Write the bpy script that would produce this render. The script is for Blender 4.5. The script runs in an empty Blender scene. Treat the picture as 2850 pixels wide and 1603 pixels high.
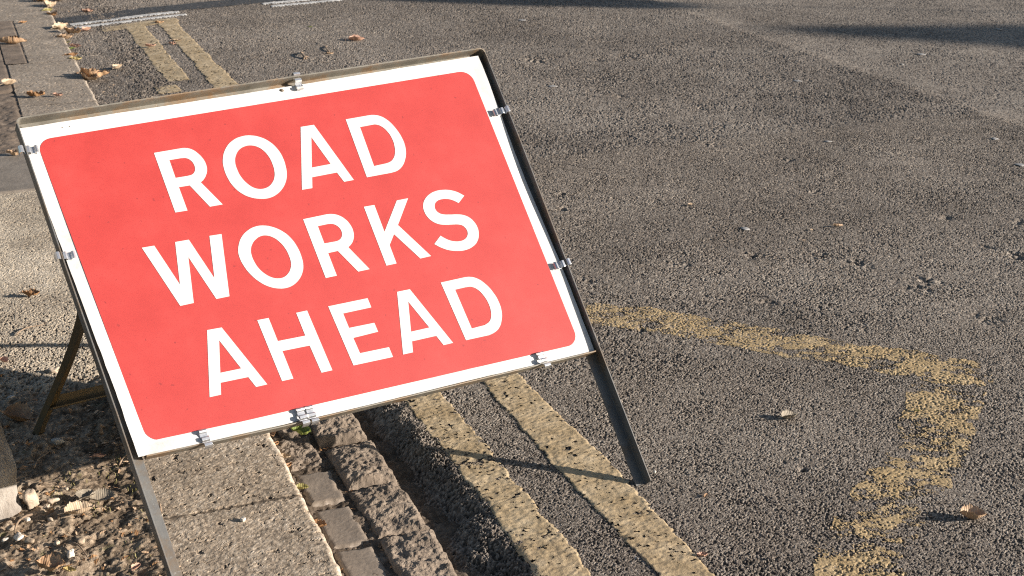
import bpy, math, random
import numpy as np
from mathutils import Vector, Matrix

# ------------------------------------------------------------------ camera, sky, sun, exposure
SC = bpy.context.scene
COL = SC.collection
CAM_H, PITCH, FPX, PW, PH = 1.476, math.radians(20.443), 4000.0, 2850.0, 1603.0
cam = bpy.data.cameras.new('camera')
cam.sensor_width = 36.0
cam.lens = FPX / PW * 36.0
cam.clip_start = 0.05
cam.clip_end = 3000
cam.dof.use_dof = True
cam.dof.focus_distance = 2.95
cam.dof.aperture_fstop = 16.0
cam_o = bpy.data.objects.new('camera', cam)
cam_o.location = (0, 0, CAM_H)
cam_o.rotation_euler = (math.pi / 2 - PITCH, 0, 0)
COL.objects.link(cam_o)
SC.camera = cam_o

SUN = Vector((0.941, -0.172, 0.290)).normalized()      # from the ground towards the sun
SUN_EL = math.asin(SUN.z)
SUN_AZ = math.atan2(SUN.x, SUN.y)
world = bpy.data.worlds.new('World')
SC.world = world
world.use_nodes = True
wn = world.node_tree
wn.nodes.clear()
sky = wn.nodes.new('ShaderNodeTexSky')
sky.sky_type = 'NISHITA'
sky.sun_disc = False
sky.sun_elevation = SUN_EL
sky.sun_rotation = SUN_AZ
bg = wn.nodes.new('ShaderNodeBackground')
bg.inputs['Strength'].default_value = 0.06
wo = wn.nodes.new('ShaderNodeOutputWorld')
wn.links.new(sky.outputs[0], bg.inputs['Color'])
wn.links.new(bg.outputs[0], wo.inputs['Surface'])

sl = bpy.data.lights.new('sun', 'SUN')
sl.energy = 5.0
sl.angle = math.radians(0.5)
sl.color = (1.0, 0.905, 0.80)
slo = bpy.data.objects.new('sun', sl)
slo.rotation_euler = SUN.to_track_quat('Z', 'Y').to_euler()
slo.location = (20, -4, 8)
COL.objects.link(slo)

SC.view_settings.view_transform = 'Standard'
SC.view_settings.look = 'None'
SC.view_settings.exposure = 1.25
SC.view_settings.gamma = 1.0
SC.cycles.use_denoising = False
SC.cycles.filter_width = 1.15

# ------------------------------------------------------------------ frames of reference
C = np.array([0, 0, CAM_H])
FW = np.array([0, math.cos(PITCH), -math.sin(PITCH)])
UPV = np.array([0, math.sin(PITCH), math.cos(PITCH)])
RT = np.array([1.0, 0, 0])
K = 2850 / 2576
def ray(u, v):
    return RT * ((u - PW / 2) / FPX) - UPV * ((v - PH / 2) / FPX) + FW
def gp(x, y, z=0.0):            # point of the ground seen at (x, y) of the 2576-wide photograph
    d = ray(x * K, y * K)
    return C + d * ((z - CAM_H) / d[2])
KD = np.array([-.36261534, .9319389])        # along the kerb
PD = np.array([.9319389, .36261534])         # across the road
ROT = math.atan2(-KD[0], KD[1])
def st(x, y, z=0.0):
    q = gp(x, y, z)[:2]
    return float(q @ KD), float(q @ PD)
def W3(s, t, z=0.0):
    q = KD * s + PD * t
    return Vector((q[0], q[1], z))

# ------------------------------------------------------------------ noise
def hsh(ix, iy, seed=0):
    h = (ix.astype(np.int64) * 374761393 + iy.astype(np.int64) * 668265263 + seed * 974634551) & 0xFFFFFFFF
    h = ((h ^ (h >> 13)) * 1274126177) & 0xFFFFFFFF
    h = ((h ^ (h >> 15)) * 2246822519) & 0xFFFFFFFF
    return (h ^ (h >> 16)) / 4294967296.0
def vn(x, y, seed=0):
    x, y = np.broadcast_arrays(np.asarray(x, float), np.asarray(y, float))
    ix, iy = np.floor(x), np.floor(y)
    fx, fy = x - ix, y - iy
    fx = fx * fx * fx * (fx * (fx * 6 - 15) + 10)
    fy = fy * fy * fy * (fy * (fy * 6 - 15) + 10)
    a, b = hsh(ix, iy, seed), hsh(ix + 1, iy, seed)
    c, d = hsh(ix, iy + 1, seed), hsh(ix + 1, iy + 1, seed)
    return (a + (b - a) * fx) * (1 - fy) + (c + (d - c) * fx) * fy
def fbm(x, y, seed=0, o=4, g=.5):
    r, a, w = 0, 1.0, 0
    x, y = np.asarray(x, float), np.asarray(y, float)
    for i in range(o):
        r = r + a * vn(x, y, seed + i * 17)
        w += a
        a *= g
        x, y = x * 2.03 + 11.3, y * 2.03 + 5.7
    return r / w - .5
def worley(x, y, seed=0):
    ix, iy = np.floor(x), np.floor(y)
    f1 = np.full(x.shape, 9.0)
    f2 = np.full(x.shape, 9.0)
    idv = np.zeros(x.shape)
    for dx in (-1, 0, 1):
        for dy in (-1, 0, 1):
            cx, cy = ix + dx, iy + dy
            px = cx + .1 + .8 * hsh(cx, cy, seed)
            py = cy + .1 + .8 * hsh(cx, cy, seed + 1)
            d = np.hypot(px - x, py - y)
            m = d < f1
            f2 = np.where(m, f1, np.minimum(f2, d))
            idv = np.where(m, hsh(cx, cy, seed + 2), idv)
            f1 = np.where(m, d, f1)
    return f1, f2, idv
def ss(a, b, x):
    k = np.clip((x - a) / (b - a), 0, 1)
    return k * k * (3 - 2 * k)

# ------------------------------------------------------------------ objects and materials
def tag(o, label=None, cat=None, group=None, kind=None):
    if label: o['label'] = label
    if cat: o['category'] = cat
    if group: o['group'] = group
    if kind: o['kind'] = kind
    return o
def link(name, me, mat=None, parent=None, loc=None, rz=None):
    o = bpy.data.objects.new(name, me)
    COL.objects.link(o)
    if mat is not None and me is not None:
        me.materials.append(mat)
    if parent is not None:
        o.parent = parent
    if loc is not None:
        o.location = loc
    if rz is not None:
        o.rotation_euler = (0, 0, rz)
    return o
def grid_me(name, grids, smooth=True):
    """grids: list of (X, Y, Z, mask or None, {attr: array})"""
    VS, FS, AT, off = [], [], {}, 0
    for X, Y, Z, mask, at in grids:
        n, m = X.shape
        idx = np.arange(n * m).reshape(n, m)
        f = np.stack([idx[:-1, :-1], idx[:-1, 1:], idx[1:, 1:], idx[1:, :-1]], -1).reshape(-1, 4)
        if mask is not None:
            f = f[mask[:-1, :-1].ravel()]
        v = np.stack([X, Y, Z], -1).reshape(-1, 3)
        used = np.unique(f)
        rm = np.full(n * m, -1)
        rm[used] = np.arange(len(used))
        VS.append(v[used])
        FS.append(rm[f] + off)
        for k, a in at.items():
            AT.setdefault(k, []).append(np.broadcast_to(a, X.shape).ravel()[used])
        off += len(used)
    V, F = np.concatenate(VS), np.concatenate(FS)
    me = bpy.data.meshes.new(name)
    me.vertices.add(len(V))
    me.vertices.foreach_set('co', V.astype(np.float32).ravel())
    me.loops.add(len(F) * 4)
    me.loops.foreach_set('vertex_index', F.astype(np.int32).ravel())
    me.polygons.add(len(F))
    me.polygons.foreach_set('loop_start', np.arange(0, len(F) * 4, 4, dtype=np.int32))
    me.polygons.foreach_set('loop_total', np.full(len(F), 4, dtype=np.int32))
    me.update(calc_edges=True)
    for k, l in AT.items():
        a = me.attributes.new(k, 'FLOAT', 'POINT')
        a.data.foreach_set('value', np.concatenate(l).astype(np.float32))
    me.polygons.foreach_set('use_smooth', np.full(len(F), smooth, dtype=bool))
    me.update()
    return me
def pyme(name, V, F, smooth=False):
    me = bpy.data.meshes.new(name)
    me.from_pydata([tuple(map(float, v)) for v in V], [], [tuple(f) for f in F])
    if smooth:
        me.polygons.foreach_set('use_smooth', [True] * len(me.polygons))
    me.update()
    return me

def newmat(name):
    m = bpy.data.materials.new(name)
    m.use_nodes = True
    nt = m.node_tree
    b = nt.nodes['Principled BSDF']
    return m, nt, b
def N(nt, typ, **kw):
    n = nt.nodes.new(typ)
    for k, v in kw.items():
        if k in n.inputs.keys() if hasattr(n.inputs, 'keys') else False:
            n.inputs[k].default_value = v
        else:
            setattr(n, k, v)
    return n
def ramp(nt, fac, stops):
    r = nt.nodes.new('ShaderNodeValToRGB')
    e = r.color_ramp.elements
    while len(e) < len(stops):
        e.new(.5)
    for el, (p, c) in zip(e, stops):
        el.position = p
        el.color = (*c, 1)
    nt.links.new(fac, r.inputs[0])
    return r.outputs[0]
def mixc(nt, fac, a, b, mode='MIX'):
    m = nt.nodes.new('ShaderNodeMix')
    m.data_type = 'RGBA'
    m.blend_type = mode
    for sock, val in ((m.inputs[0], fac), (m.inputs[6], a), (m.inputs[7], b)):
        if hasattr(val, 'links'):
            nt.links.new(val, sock)
        elif isinstance(val, (int, float)):
            sock.default_value = val
        else:
            sock.default_value = (*val, 1)
    return m.outputs[2]
def noise(nt, scale, detail=3, rough=.55, stretch=None):
    tc = nt.nodes.new('ShaderNodeTexCoord')
    n = nt.nodes.new('ShaderNodeTexNoise')
    n.inputs['Scale'].default_value = scale
    n.inputs['Detail'].default_value = detail
    n.inputs['Roughness'].default_value = rough
    if stretch:
        mp = nt.nodes.new('ShaderNodeMapping')
        mp.inputs['Scale'].default_value = stretch
        nt.links.new(tc.outputs['Object'], mp.inputs[0])
        nt.links.new(mp.outputs[0], n.inputs['Vector'])
    else:
        nt.links.new(tc.outputs['Object'], n.inputs['Vector'])
    return n.outputs[0]
def bump(nt, b, h, strength, dist):
    bp = nt.nodes.new('ShaderNodeBump')
    bp.inputs['Strength'].default_value = strength
    bp.inputs['Distance'].default_value = dist
    nt.links.new(h, bp.inputs['Height'])
    nt.links.new(bp.outputs[0], b.inputs['Normal'])
def ground_mat(name, stops, stain=(.75, 1.2), stain_scale=3.0, rough=.85, spec=.3, fine=700, bs=.5, bd=.0012, tint=None):
    m, nt, b = newmat(name)
    at = nt.nodes.new('ShaderNodeAttribute')
    at.attribute_name = 'tone'
    c = ramp(nt, at.outputs['Fac'], stops)
    n1 = noise(nt, stain_scale, 5, .6)
    g = ramp(nt, n1, [(.3, (stain[0],) * 3), (.7, (stain[1],) * 3)])
    c = mixc(nt, 1.0, c, g, 'MULTIPLY')
    nf = noise(nt, fine, 2, .6)
    g2 = ramp(nt, nf, [(.3, (.72,) * 3), (.7, (1.28,) * 3)])
    c = mixc(nt, 1.0, c, g2, 'MULTIPLY')
    if tint:
        n3 = noise(nt, tint[1], 3)
        f = ramp(nt, n3, [(tint[2], (0, 0, 0)), (tint[3], (1, 1, 1))])
        c = mixc(nt, f, c, tint[0])
    nt.links.new(c, b.inputs['Base Color'])
    b.inputs['Roughness'].default_value = rough
    b.inputs['Specular IOR Level'].default_value = spec
    bump(nt, b, nf, bs, bd)
    return m

# ------------------------------------------------------------------ the road
PITS = [(2335, 705, .035), (2310, 725, .03), (1405, 485, .03), (1420, 520, .025), (1975, 400, .025), (1700, 660, .03), (1640, 500, .02),
        (2480, 620, .02), (2575, 560, .03), (1900, 640, .025), (1480, 700, .02), (2560, 640, .04), (1180, 200, .03), (1500, 150, .02), (1570, 140, .04),
        (2380, 545, .02), (2050, 480, .02), (2230, 705, .02), (1560, 240, .03), (1760, 270, .02), (1580, 345, .02), (1790, 360, .03),
        (1620, 830, .02), (1930, 760, .02), (2480, 800, .03), (2020, 1180, .01), (2060, 640, .03), (2160, 660, .03), (1345, 150, .06)]
PITS = [(*st(a, b), r) for a, b, r in PITS]
def road_base(s, t):
    wob = .070 * fbm(s / .20, t / .16, 5, 3) + .022 * fbm(s / .04, t / .04, 9, 3)
    k = .25 * ss(.775, .83, t + wob) + .75 * ss(.80, .915, t + wob * 1.2)
    near = -.074 + .071 * k - .004 * (1 - ss(.9, 1.15, t))
    wf = .12 * fbm(s / .2 + 3, t / .2, 31, 3)
    far = -.014 + .012 * ss(.6, 1.2, t) + .006 * fbm(s / .08, t / .08, 77, 3) * (1 - ss(.8, 1.0, t))
    fk = ss(6.38, 6.43, s - .27 + .6 * wf + .35 * np.maximum(0, .95 - t))
    keep = ss(.88, .97, t)
    z = near * (1 - fk) + far * fk
    z = z * (1 - keep) + keep * (near * (1 - fk) + far * fk)
    # gentle waves, ruts
    z = z + .007 * fbm(s / 1.1, t / 1.1, 41, 2) + .0022 * fbm(s / .22, t / .3, 43, 2)
    # newer surface beyond the long seam
    e = t - 4.17 - .02 * fbm(s / .3, s * 0 + 2, 51, 3)
    z = z - .004 * ss(-.04, .06, e) + .0012 * np.exp(-(e + .03) ** 2 / .0030)
    return z, k
def road_h(s, t, cell=.0043, fine=True):
    z, k = road_base(s, t)
    new = ss(4.12, 4.22, t)
    clump = fbm(s / .11, t / .11, 61, 4)
    f1, f2, q = worley(t / cell, s / cell, 3)
    dome = np.clip(1 - (f1 / .72) ** 2, 0, 1)
    # loose stones have dropped out of the worn patches
    lost = (q < .16 + .30 * clump + .05 * (1 - ss(2.3, 3.2, s)))
    h = np.where(lost, -.0019, (.0004 + .0017 * q) * dome)
    amp = (1.0 + .9 * clump) * (1 - .45 * new)
    edge = (1 - ss(.88, 1.0, t)) * ss(.74, .8, t)
    amp = amp * (1 + .9 * edge)
    h = h * amp * .92 * (cell / .0043) ** .5
    if fine:
        h = h + .0010 * fbm(s / .02, t / .02, 71, 3) * (1 + 2.0 * edge)
        h = h + .009 * edge * fbm(s / .045, t / .03, 73, 4)
    for ps, pt, r in PITS:
        m = (np.abs(s - ps) < .25) & (np.abs(t - pt) < .25)
        if m.any():
            d = np.hypot((s[m] - ps) * .8, (t[m] - pt)) / r
            h[m] -= .009 * np.exp(-d ** 2) * np.clip(.5 + 3.2 * fbm(s[m] / .018, t[m] / .018, 87, 2), 0, 1.4)
    tone = .53 + .80 * (hsh(np.floor(q * 9999), np.floor(q * 7777), 5) - .5) + .16 * dome - .08 - .16 * lost + .40 * fbm(s / .5, t / .5, 91, 3) + .10 * new - .10 * edge
    return z + h, np.clip(tone, 0, 1), dome, q
def band(s0, s1, ds, t0, t1, dt, cell):
    s = np.arange(s0, s1 + ds, ds)
    t = np.arange(t0, t1 + dt, dt)
    T, S = np.meshgrid(t, s)
    Z, tone, _, _ = road_h(S, T, cell)
    return (T, S, Z, None, {'tone': tone})
m_road = ground_mat('asphalt', [(0.0, (.031, .0255, .0205)), (.4, (.106, .0885, .0725)), (.62, (.152, .129, .1075)), (1.0, (.25, .22, .185))],
                    stain=(.88, 1.12), stain_scale=2.2, rough=.85, spec=.22, fine=620, bs=.5, bd=.001)
grids = [band(1.5, 3.002, .0020, .77, 3.2, .0020, .0043),
         band(3.0, 5.006, .0036, .77, 5.0, .0028, .0052),
         band(5.0, 10.6, .0090, .565, 7.2, .0046, .0066)]
road = link('road', grid_me('road', grids, False), m_road, rz=ROT)
tag(road, 'coarse grey brown asphalt road surface', kind='structure')

# everything beyond: one broad sheet of ground a little lower
T, S = np.meshgrid(np.concatenate([np.linspace(-600, -12, 12), np.linspace(-10, 30, 41), np.linspace(34, 600, 14)]),
                   np.concatenate([np.linspace(-400, -12, 10), np.linspace(-10, 30, 41), np.linspace(34, 900, 14)]))
Z = -.115 + 0 * T
ground = link('ground', grid_me('ground', [(T, S, Z, None, {'tone': .5 + 0 * T})]), m_road, rz=ROT)
tag(ground, kind='structure')
# road outside the detailed stretch, meeting it edge to edge
def flat(s0, s1, t0, t1, n=12, z=-.006):
    T, S = np.meshgrid(np.linspace(t0, t1, n), np.linspace(s0, s1, n))
    return (T, S, z + 0 * T, None, {'tone': .5 + .3 * fbm(S / .5, T / .5, 91, 3)})
outer = link('road_beyond', grid_me('road_beyond', [flat(-12, 1.5, .95, 16), flat(1.5, 3.0, 3.2, 16), flat(3.0, 5.0, 5.0, 16), flat(5.0, 10.6, 7.2, 16), flat(10.6, 40, .57, 16, 12, -.05)]), m_road, rz=ROT)
tag(outer, kind='structure')

# ------------------------------------------------------------------ painted lines
def line_mat(name, c0, c1, c2, tintc):
    m, nt, b = newmat(name)
    n1 = noise(nt, 14, 6, .65)
    c = ramp(nt, n1, [(.3, c0), (.5, c1), (.72, c2)])
    n2 = noise(nt, 160, 4, .7)
    c = mixc(nt, ramp(nt, n2, [(.58, (0, 0, 0)), (.72, (.75,) * 3)]), c, tintc)
    n3 = noise(nt, 900, 2)
    c = mixc(nt, 1.0, c, ramp(nt, n3, [(.3, (.8,) * 3), (.7, (1.2,) * 3)]), 'MULTIPLY')
    nt.links.new(c, b.inputs['Base Color'])
    b.inputs['Roughness'].default_value = .7
    b.inputs['Specular IOR Level'].default_value = .3
    n4 = noise(nt, 330, 4, .7)
    bump(nt, b, n4, .6, .002)
    return m
m_yel = line_mat('worn_yellow_paint', (.222, .162, .088), (.33, .252, .152), (.425, .342, .228), (.155, .112, .07))
m_fade = line_mat('faded_yellow_paint', (.25, .178, .088), (.33, .241, .128), (.39, .298, .178), (.16, .125, .09))
m_wht = line_mat('worn_white_paint', (.33, .32, .30), (.44, .43, .41), (.54, .53, .51), (.2, .19, .18))

def strip(s0, s1, t0, t1, ds, dt, seed, wear=1.0, cross=None, thick=.0034, rag=1.0):
    pad = .03
    s = np.arange(s0 - pad, s1 + pad, ds)
    if cross is not None:
        s = np.arange(s0 - pad, s1 + pad + cross(t1), ds)
    t = np.arange(t0 - pad, t1 + pad, dt)
    T, S = np.meshgrid(t, s)
    L = S - (cross(T) if cross else 0)
    d = np.minimum(np.minimum(L - s0, s1 - L), np.minimum(T - t0, t1 - T))
    d = d + .003 + rag * (.014 * fbm(S / .055, T / .055, seed, 3) + .009 * fbm(S / .012, T / .012, seed + 5, 2) + .022 * fbm(S / .32, T / .4, seed + 8, 2))
    w = np.clip(.5 + 2.0 * fbm(S / .20, T / .20, seed + 13, 3), 0, 1.3) * wear
    near = 1 - ss(0, .03, d)
    hole = fbm(S / .010, T / .014, seed + 7, 3) > .285 - .10 * w - .03 * near
    crk = (np.abs(fbm(S / .016, T / .028, seed + 21, 3)) < .0065) & (fbm(S / .02, T / .02, seed + 23, 2) > .14 - .12 * w)
    mask = (d > 0) & ~hole & ~crk
    Z, _ = road_base(S, T)
    rel = .0022 * fbm(S / .022, T / .022, seed + 3, 3) + .0030 * fbm(S / .0075, T / .011, seed + 4, 3)
    Z = Z + thick * np.clip(.35 + d / .006, 0, 1) + rel
    return (T, S, Z, mask, {})
DS1, DS2 = .0022, .0045
def marking(name, grids, mat, label):
    o = link(name, grid_me(name, grids), mat, rz=ROT)
    return tag(o, label, kind='structure')
marking('road_marking', [strip(1.5, 3.2, .918, 1.008, DS1, DS1, 201), strip(3.14, 6.36, .918, 1.008, DS2, DS2, 202)], m_yel,
        'worn yellow kerb line nearer the kerb, running under the sign')
marking('road_marking', [strip(1.5, 3.2, 1.119, 1.231, DS1, DS1, 203, .7), strip(3.14, 5.2, 1.119, 1.228, DS2, DS2, 204), strip(5.1, 8.66, 1.115, 1.222, .008, .005, 205, .6)], m_yel,
        'worn yellow line farther from the kerb, passing the right leg of the sign')
marking('road_marking', [strip(6.94, 8.62, .925, 1.03, .008, .005, 206, .6), strip(6.70, 6.86, .85, .955, .006, .005, 216, .9)], m_yel, 'short far piece of the inner yellow line beyond the sign')
marking('road_marking', [strip(8.455, 8.585, .80, 1.235, .006, .006, 207, .3, lambda T: .26 * (T - .86))], m_yel, 'yellow bar closing the far end of the double lines')
CR = lambda T: .22 * (T - .66)
marking('road_marking', [strip(8.600, 8.655, .66, 1.32, .005, .006, 208, .25, CR, .0045, .45), strip(8.715, 8.775, .64, 1.29, .005, .006, 209, .25, CR, .0045, .45)], m_wht,
        'pair of worn white strips across the road beside the far kerb')
marking('road_marking', [strip(8.600, 8.655, 1.86, 2.6, .005, .006, 210, .25, CR, .0045, .45), strip(8.715, 8.775, 1.83, 2.6, .005, .006, 211, .25, CR, .0045, .45)], m_wht,
        'pair of worn white strips across the middle of the road at the top edge')

m_shadow, nt, b = newmat('painted_shadow')  # dark sheet on the road, a soft cast shadow put into its colour
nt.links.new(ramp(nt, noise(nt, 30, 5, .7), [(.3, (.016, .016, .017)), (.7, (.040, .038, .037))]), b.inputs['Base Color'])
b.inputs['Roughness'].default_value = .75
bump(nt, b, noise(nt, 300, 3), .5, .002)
marking('painted_shadow_band', [strip(8.80, 9.02, .57, 1.9, .008, .008, 221, .8, CR, .0022, 2.2), strip(8.80, 8.90, 1.8, 2.9, .008, .008, 222, .8, CR, .0022, 2.2)], m_shadow, 'painted shadow band along the white strips')

# faded zigzag: paint left on the tops of the stones
ZIG = [(3.44, 1.54, .78), (3.33, 1.70, 1.02), (3.03, 1.96, 1.0), (2.715, 2.27, .96), (2.53, 2.08, .98), (2.36, 1.91, .80), (2.26, 1.79, .66), (2.06, 1.54, .74), (1.95, 1.46, 1.15), (1.80, 1.33, 1.1)]
s = np.arange(1.5, 3.62, .0022)
t = np.arange(1.25, 2.50, .0022)
T, S = np.meshgrid(t, s)
best = np.full(T.shape, 9.0)
dens = np.zeros(T.shape)
for (a0, b0, w0), (a1, b1, w1) in zip(ZIG[:-1], ZIG[1:]):
    l2 = (a1 - a0) ** 2 + (b1 - b0) ** 2
    u = np.clip(((S - a0) * (a1 - a0) + (T - b0) * (b1 - b0)) / l2, 0, 1)
    d = np.hypot(S - a0 - u * (a1 - a0), T - b0 - u * (b1 - b0))
    m = d < best
    best = np.where(m, d, best)
    dens = np.where(m, w0 + u * (w1 - w0), dens)
Z, tone, dome, q = road_h(S, T)
XW, YW = KD[0] * S + PD[0] * T, KD[1] * S + PD[1] * T
patch = fbm(XW / .08, YW / .05, 301, 3) * 1.0 + .85 * fbm(XW / .022, YW / .016, 303, 4)
edge = .084 + .03 * fbm(S / .06, T / .06, 305, 3) - best
cov = np.clip(edge / .05, -1, 1) * .12 + patch * 1.15 + .40 * (dome * (.25 + .75 * q) - .40) + .55 * (dens - .80)
mask = (edge > 0) & (cov > .05)
marking('road_marking', [(T, S, Z + .0007, mask, {})], m_fade, 'faded yellow zigzag marking worn off the open asphalt')

# ------------------------------------------------------------------ gutter bed, kerb stones, setts
m_grit = ground_mat('gutter_dirt', [(0, (.034, .026, .019)), (.45, (.095, .073, .054)), (1, (.22, .175, .135))], rough=.95, spec=.15, fine=420, bs=.7, bd=.002, stain_scale=6)
s = np.arange(1.4, 6.5, .0042)
t = np.arange(.545, .93, .0035)
T, S = np.meshgrid(t, s)
f1, f2, q = worley(T / .009, S / .009, 401)
Z = -.038 + .015 * fbm(S / .07, T / .07, 403, 4) - .005 * ss(.76, .80, T) + .004 * q * np.clip(1 - f1 ** 2 * 2, 0, 1) - .003 * ss(.775, .80, T) + .006 * fbm(S / .012, T / .012, 405, 2)
tone = np.clip(.5 + .5 * fbm(S / .03, T / .03, 407, 3) + .35 * (q - .5), 0, 1)
tag(link('gutter', grid_me('gutter', [(T, S, Z, None, {'tone': tone})]), m_grit, rz=ROT), 'dirty gutter bed between kerb and asphalt', kind='structure')

def block(t0, t1, s0, s1, ztop, depth, res, rnd, rough, seed, edgefn=None, joint=None):
    """a stone block with a worked top, rounded arrises and sides"""
    def axis(a, b):
        n = max(4, int((b - a) / res))
        core = np.linspace(a, b, n)
        return np.concatenate([[a - 1e-5] * 2, core, [b + 1e-5] * 2])
    t, s = axis(t0, t1), axis(s0, s1)
    T, S = np.meshgrid(t, s)
    iT = np.minimum(np.arange(len(t)), len(t) - 1 - np.arange(len(t)))
    iS = np.minimum(np.arange(len(s)), len(s) - 1 - np.arange(len(s)))
    ring = np.minimum(iT[None, :], iS[:, None])
    wob = (.006 if rough is rough_smooth else .010) * fbm(S / .06, T / .06, seed, 3) + .006 * fbm(S / .018, T / .018, seed + 2, 2)
    d = np.minimum(np.minimum(T - t0, t1 - T), np.minimum(S - s0, s1 - S))
    rj = rnd if joint is None else joint
    dt_ = np.clip((np.minimum(T - t0 if joint is None else T - t0 + rnd, t1 - T) + wob * (rnd / .012) + .001) / rnd, 0, 1)
    ds_ = np.clip((np.minimum(S - s0, s1 - S) + wob * (rj / .012) + .001) / rj, 0, 1)
    drop = lambda e, r: r * (1 - np.sqrt(np.clip(1 - (1 - e) ** 2, 0, 1)))
    Z = ztop - np.maximum(drop(dt_, rnd), drop(ds_, rj))
    hh, tone = rough(S, T, seed)
    Z = Z + hh * np.clip(d / .004, .2, 1)
    Z = np.where(ring == 0, ztop - depth, Z)
    Z = np.where(ring == 1, np.minimum(Z, ztop - rnd * .9), Z)
    # jitter the outline so that no edge is ruler-straight
    T = T + (ring <= 2) * .004 * fbm(S / .08, S * 0 + t0 * 9, seed + 4, 3) * (1 if edgefn is None else edgefn)
    S = S + (ring <= 2) * .004 * fbm(T / .06, T * 0 + s0 * 7, seed + 6, 3)
    ct, cs = (t0 + t1) / 2, (s0 + s1) / 2
    return (T - ct, S - cs, Z, None, {'tone': np.clip(tone, 0, 1)}), W3(cs, ct, 0)
def rough_granite(S, T, seed):
    g1, g2, r = worley(T / .0058, S / .0058, seed + 15)
    n1 = fbm(S / .012 + T * 20, T / .020, seed + 11, 4, .6)
    pit = ss(.185, .25, n1) * (.2 + 1.0 * vn(S / .05, T / .05, seed + 12))
    grain = np.clip(1 - g1 * 1.5, 0, 1) * (r - .35)
    h = .0018 * fbm(S / .09, T / .09, seed + 1, 3) + .0015 * fbm(S / .012, T / .012, seed + 2, 4) + .0011 * grain - .0042 * pit + .0011 * fbm(S / .005, T / .005, seed + 9, 2)
    tone = .54 + .42 * (r - .5) + .75 * fbm(S / .009, T / .006, seed + 3, 3) + .35 * fbm(S / .12, T / .12, seed + 4, 3) - .75 * pit
    return h, tone
def rough_kerb(S, T, seed):
    h, tone = rough_granite(S, T, seed)
    e = np.minimum(np.abs(S - 2.68), np.minimum(np.abs(S - 6.6225), np.abs(S - 7.602)))
    e = e + .012 * fbm(S / .03, T / .012, 77, 3)
    chip = np.clip(1 - e / .006, 0, 1) * (vn(T / .035, S * 0, 78) > .42)
    rim = 1 - ss(.004, .016, .567 - T)
    dirt = 1 - ss(.0015, .0075, e)
    return h - .006 * chip - .0012 * dirt, tone + .30 * rim - .3 * chip - .55 * dirt
def rough_smooth(S, T, seed):
    h = .0012 * fbm(S / .05, T / .05, seed + 1, 3) + .0007 * fbm(S / .007, T / .007, seed + 2, 2)
    return h, .5 + .35 * fbm(S / .05, T / .05, seed + 3, 4) + .25 * fbm(S / .006, T / .006, seed + 5, 2)
def rough_hewn(S, T, seed):
    h = .017 * fbm(S / .07, T / .06, seed + 1, 4) + .010 * fbm(S / .02, T / .02, seed + 2, 4) + .004 * fbm(S / .007, T / .007, seed + 3, 2)
    return h, .48 + .5 * fbm(S / .03, T / .03, seed + 5, 4) + .3 * fbm(S / .006, T / .006, seed + 6, 2)
m_kerb = ground_mat('kerb_granite', [(0, (.060, .046, .033)), (.35, (.212, .167, .122)), (.65, (.308, .250, .188)), (1, (.43, .37, .30))], stain=(.84, 1.12), stain_scale=7, rough=.85, fine=480, bs=.5, bd=.0012)
m_kerb_far = ground_mat('kerb_granite_grey', [(0, (.08, .064, .049)), (.35, (.178, .146, .114)), (.65, (.235, .197, .157)), (1, (.335, .288, .236))], stain=(.8, 1.1), stain_scale=5, rough=.85, fine=480, bs=.5, bd=.0012)
m_sett = ground_mat('sett_smooth', [(0, (.095, .073, .054)), (.5, (.186, .150, .116)), (1, (.25, .208, .165))], stain=(.85, 1.1), stain_scale=9, rough=.6, spec=.45, fine=900, bs=.25, bd=.0008)
m_hewn = ground_mat('sett_rough', [(0, (.06, .046, .035)), (.45, (.165, .130, .099)), (1, (.30, .247, .195))], stain=(.8, 1.15), stain_scale=9, rough=.9, fine=520, bs=.7, bd=.0015)

def stone(name, args, mat, label, cat, group):
    g, loc = block(*args)
    o = link(name, grid_me(name, [g], args[7] is rough_smooth), mat, loc=loc, rz=ROT)
    if name == 'sett':
        rs = random.Random(int(args[2] * 1000))
        o.rotation_euler = (math.radians(rs.uniform(-1.5, 1.5)), math.radians(rs.uniform(-2, 2)), ROT + math.radians(rs.uniform(-2.5, 2.5)))
        o.location += Vector((rs.uniform(-.003, .003), rs.uniform(-.003, .003), rs.uniform(-.003, .003)))
    return tag(o, label, cat, group)
KG = 'granite kerb stones edging the pavement'
kj = [(1.40, 2.6796, .0026, 'pitted buff kerb stone nearest the camera, right of the sign\'s left leg'),
      (2.6804, 3.62, .0026, 'pitted buff kerb stone coming out from under the sign\'s bottom edge'),
      (3.63, 4.72, .008, None), (4.73, 5.72, .008, None),
      (5.73, 6.6221, .006, 'grey kerb stone just behind the sign\'s top left corner'),
      (6.6229, 7.6015, .006, 'grey kerb stone with two curled leaves on its near joint'),
      (7.6025, 8.90, .007, 'grey kerb stone beside the notch in the paving'),
      (8.904, 10.2, .009, 'farthest grey kerb stone at the top edge of the photo')]
for i, (a, b, res, lab) in enumerate(kj):
    if lab is None:
        lab = 'grey kerb stone hidden behind the middle of the sign'
    t0 = .333 if i == 6 else .262 if a < 5 else .232
    stone('kerb_stone', (t0, .567, a, b, .002, .11, res, .014, rough_kerb, 500 + i * 40, None, .0010), m_kerb if b < 4.5 else m_kerb_far, lab, 'kerb stone', KG)
SG = 'smooth setts along the kerb foot'
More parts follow.
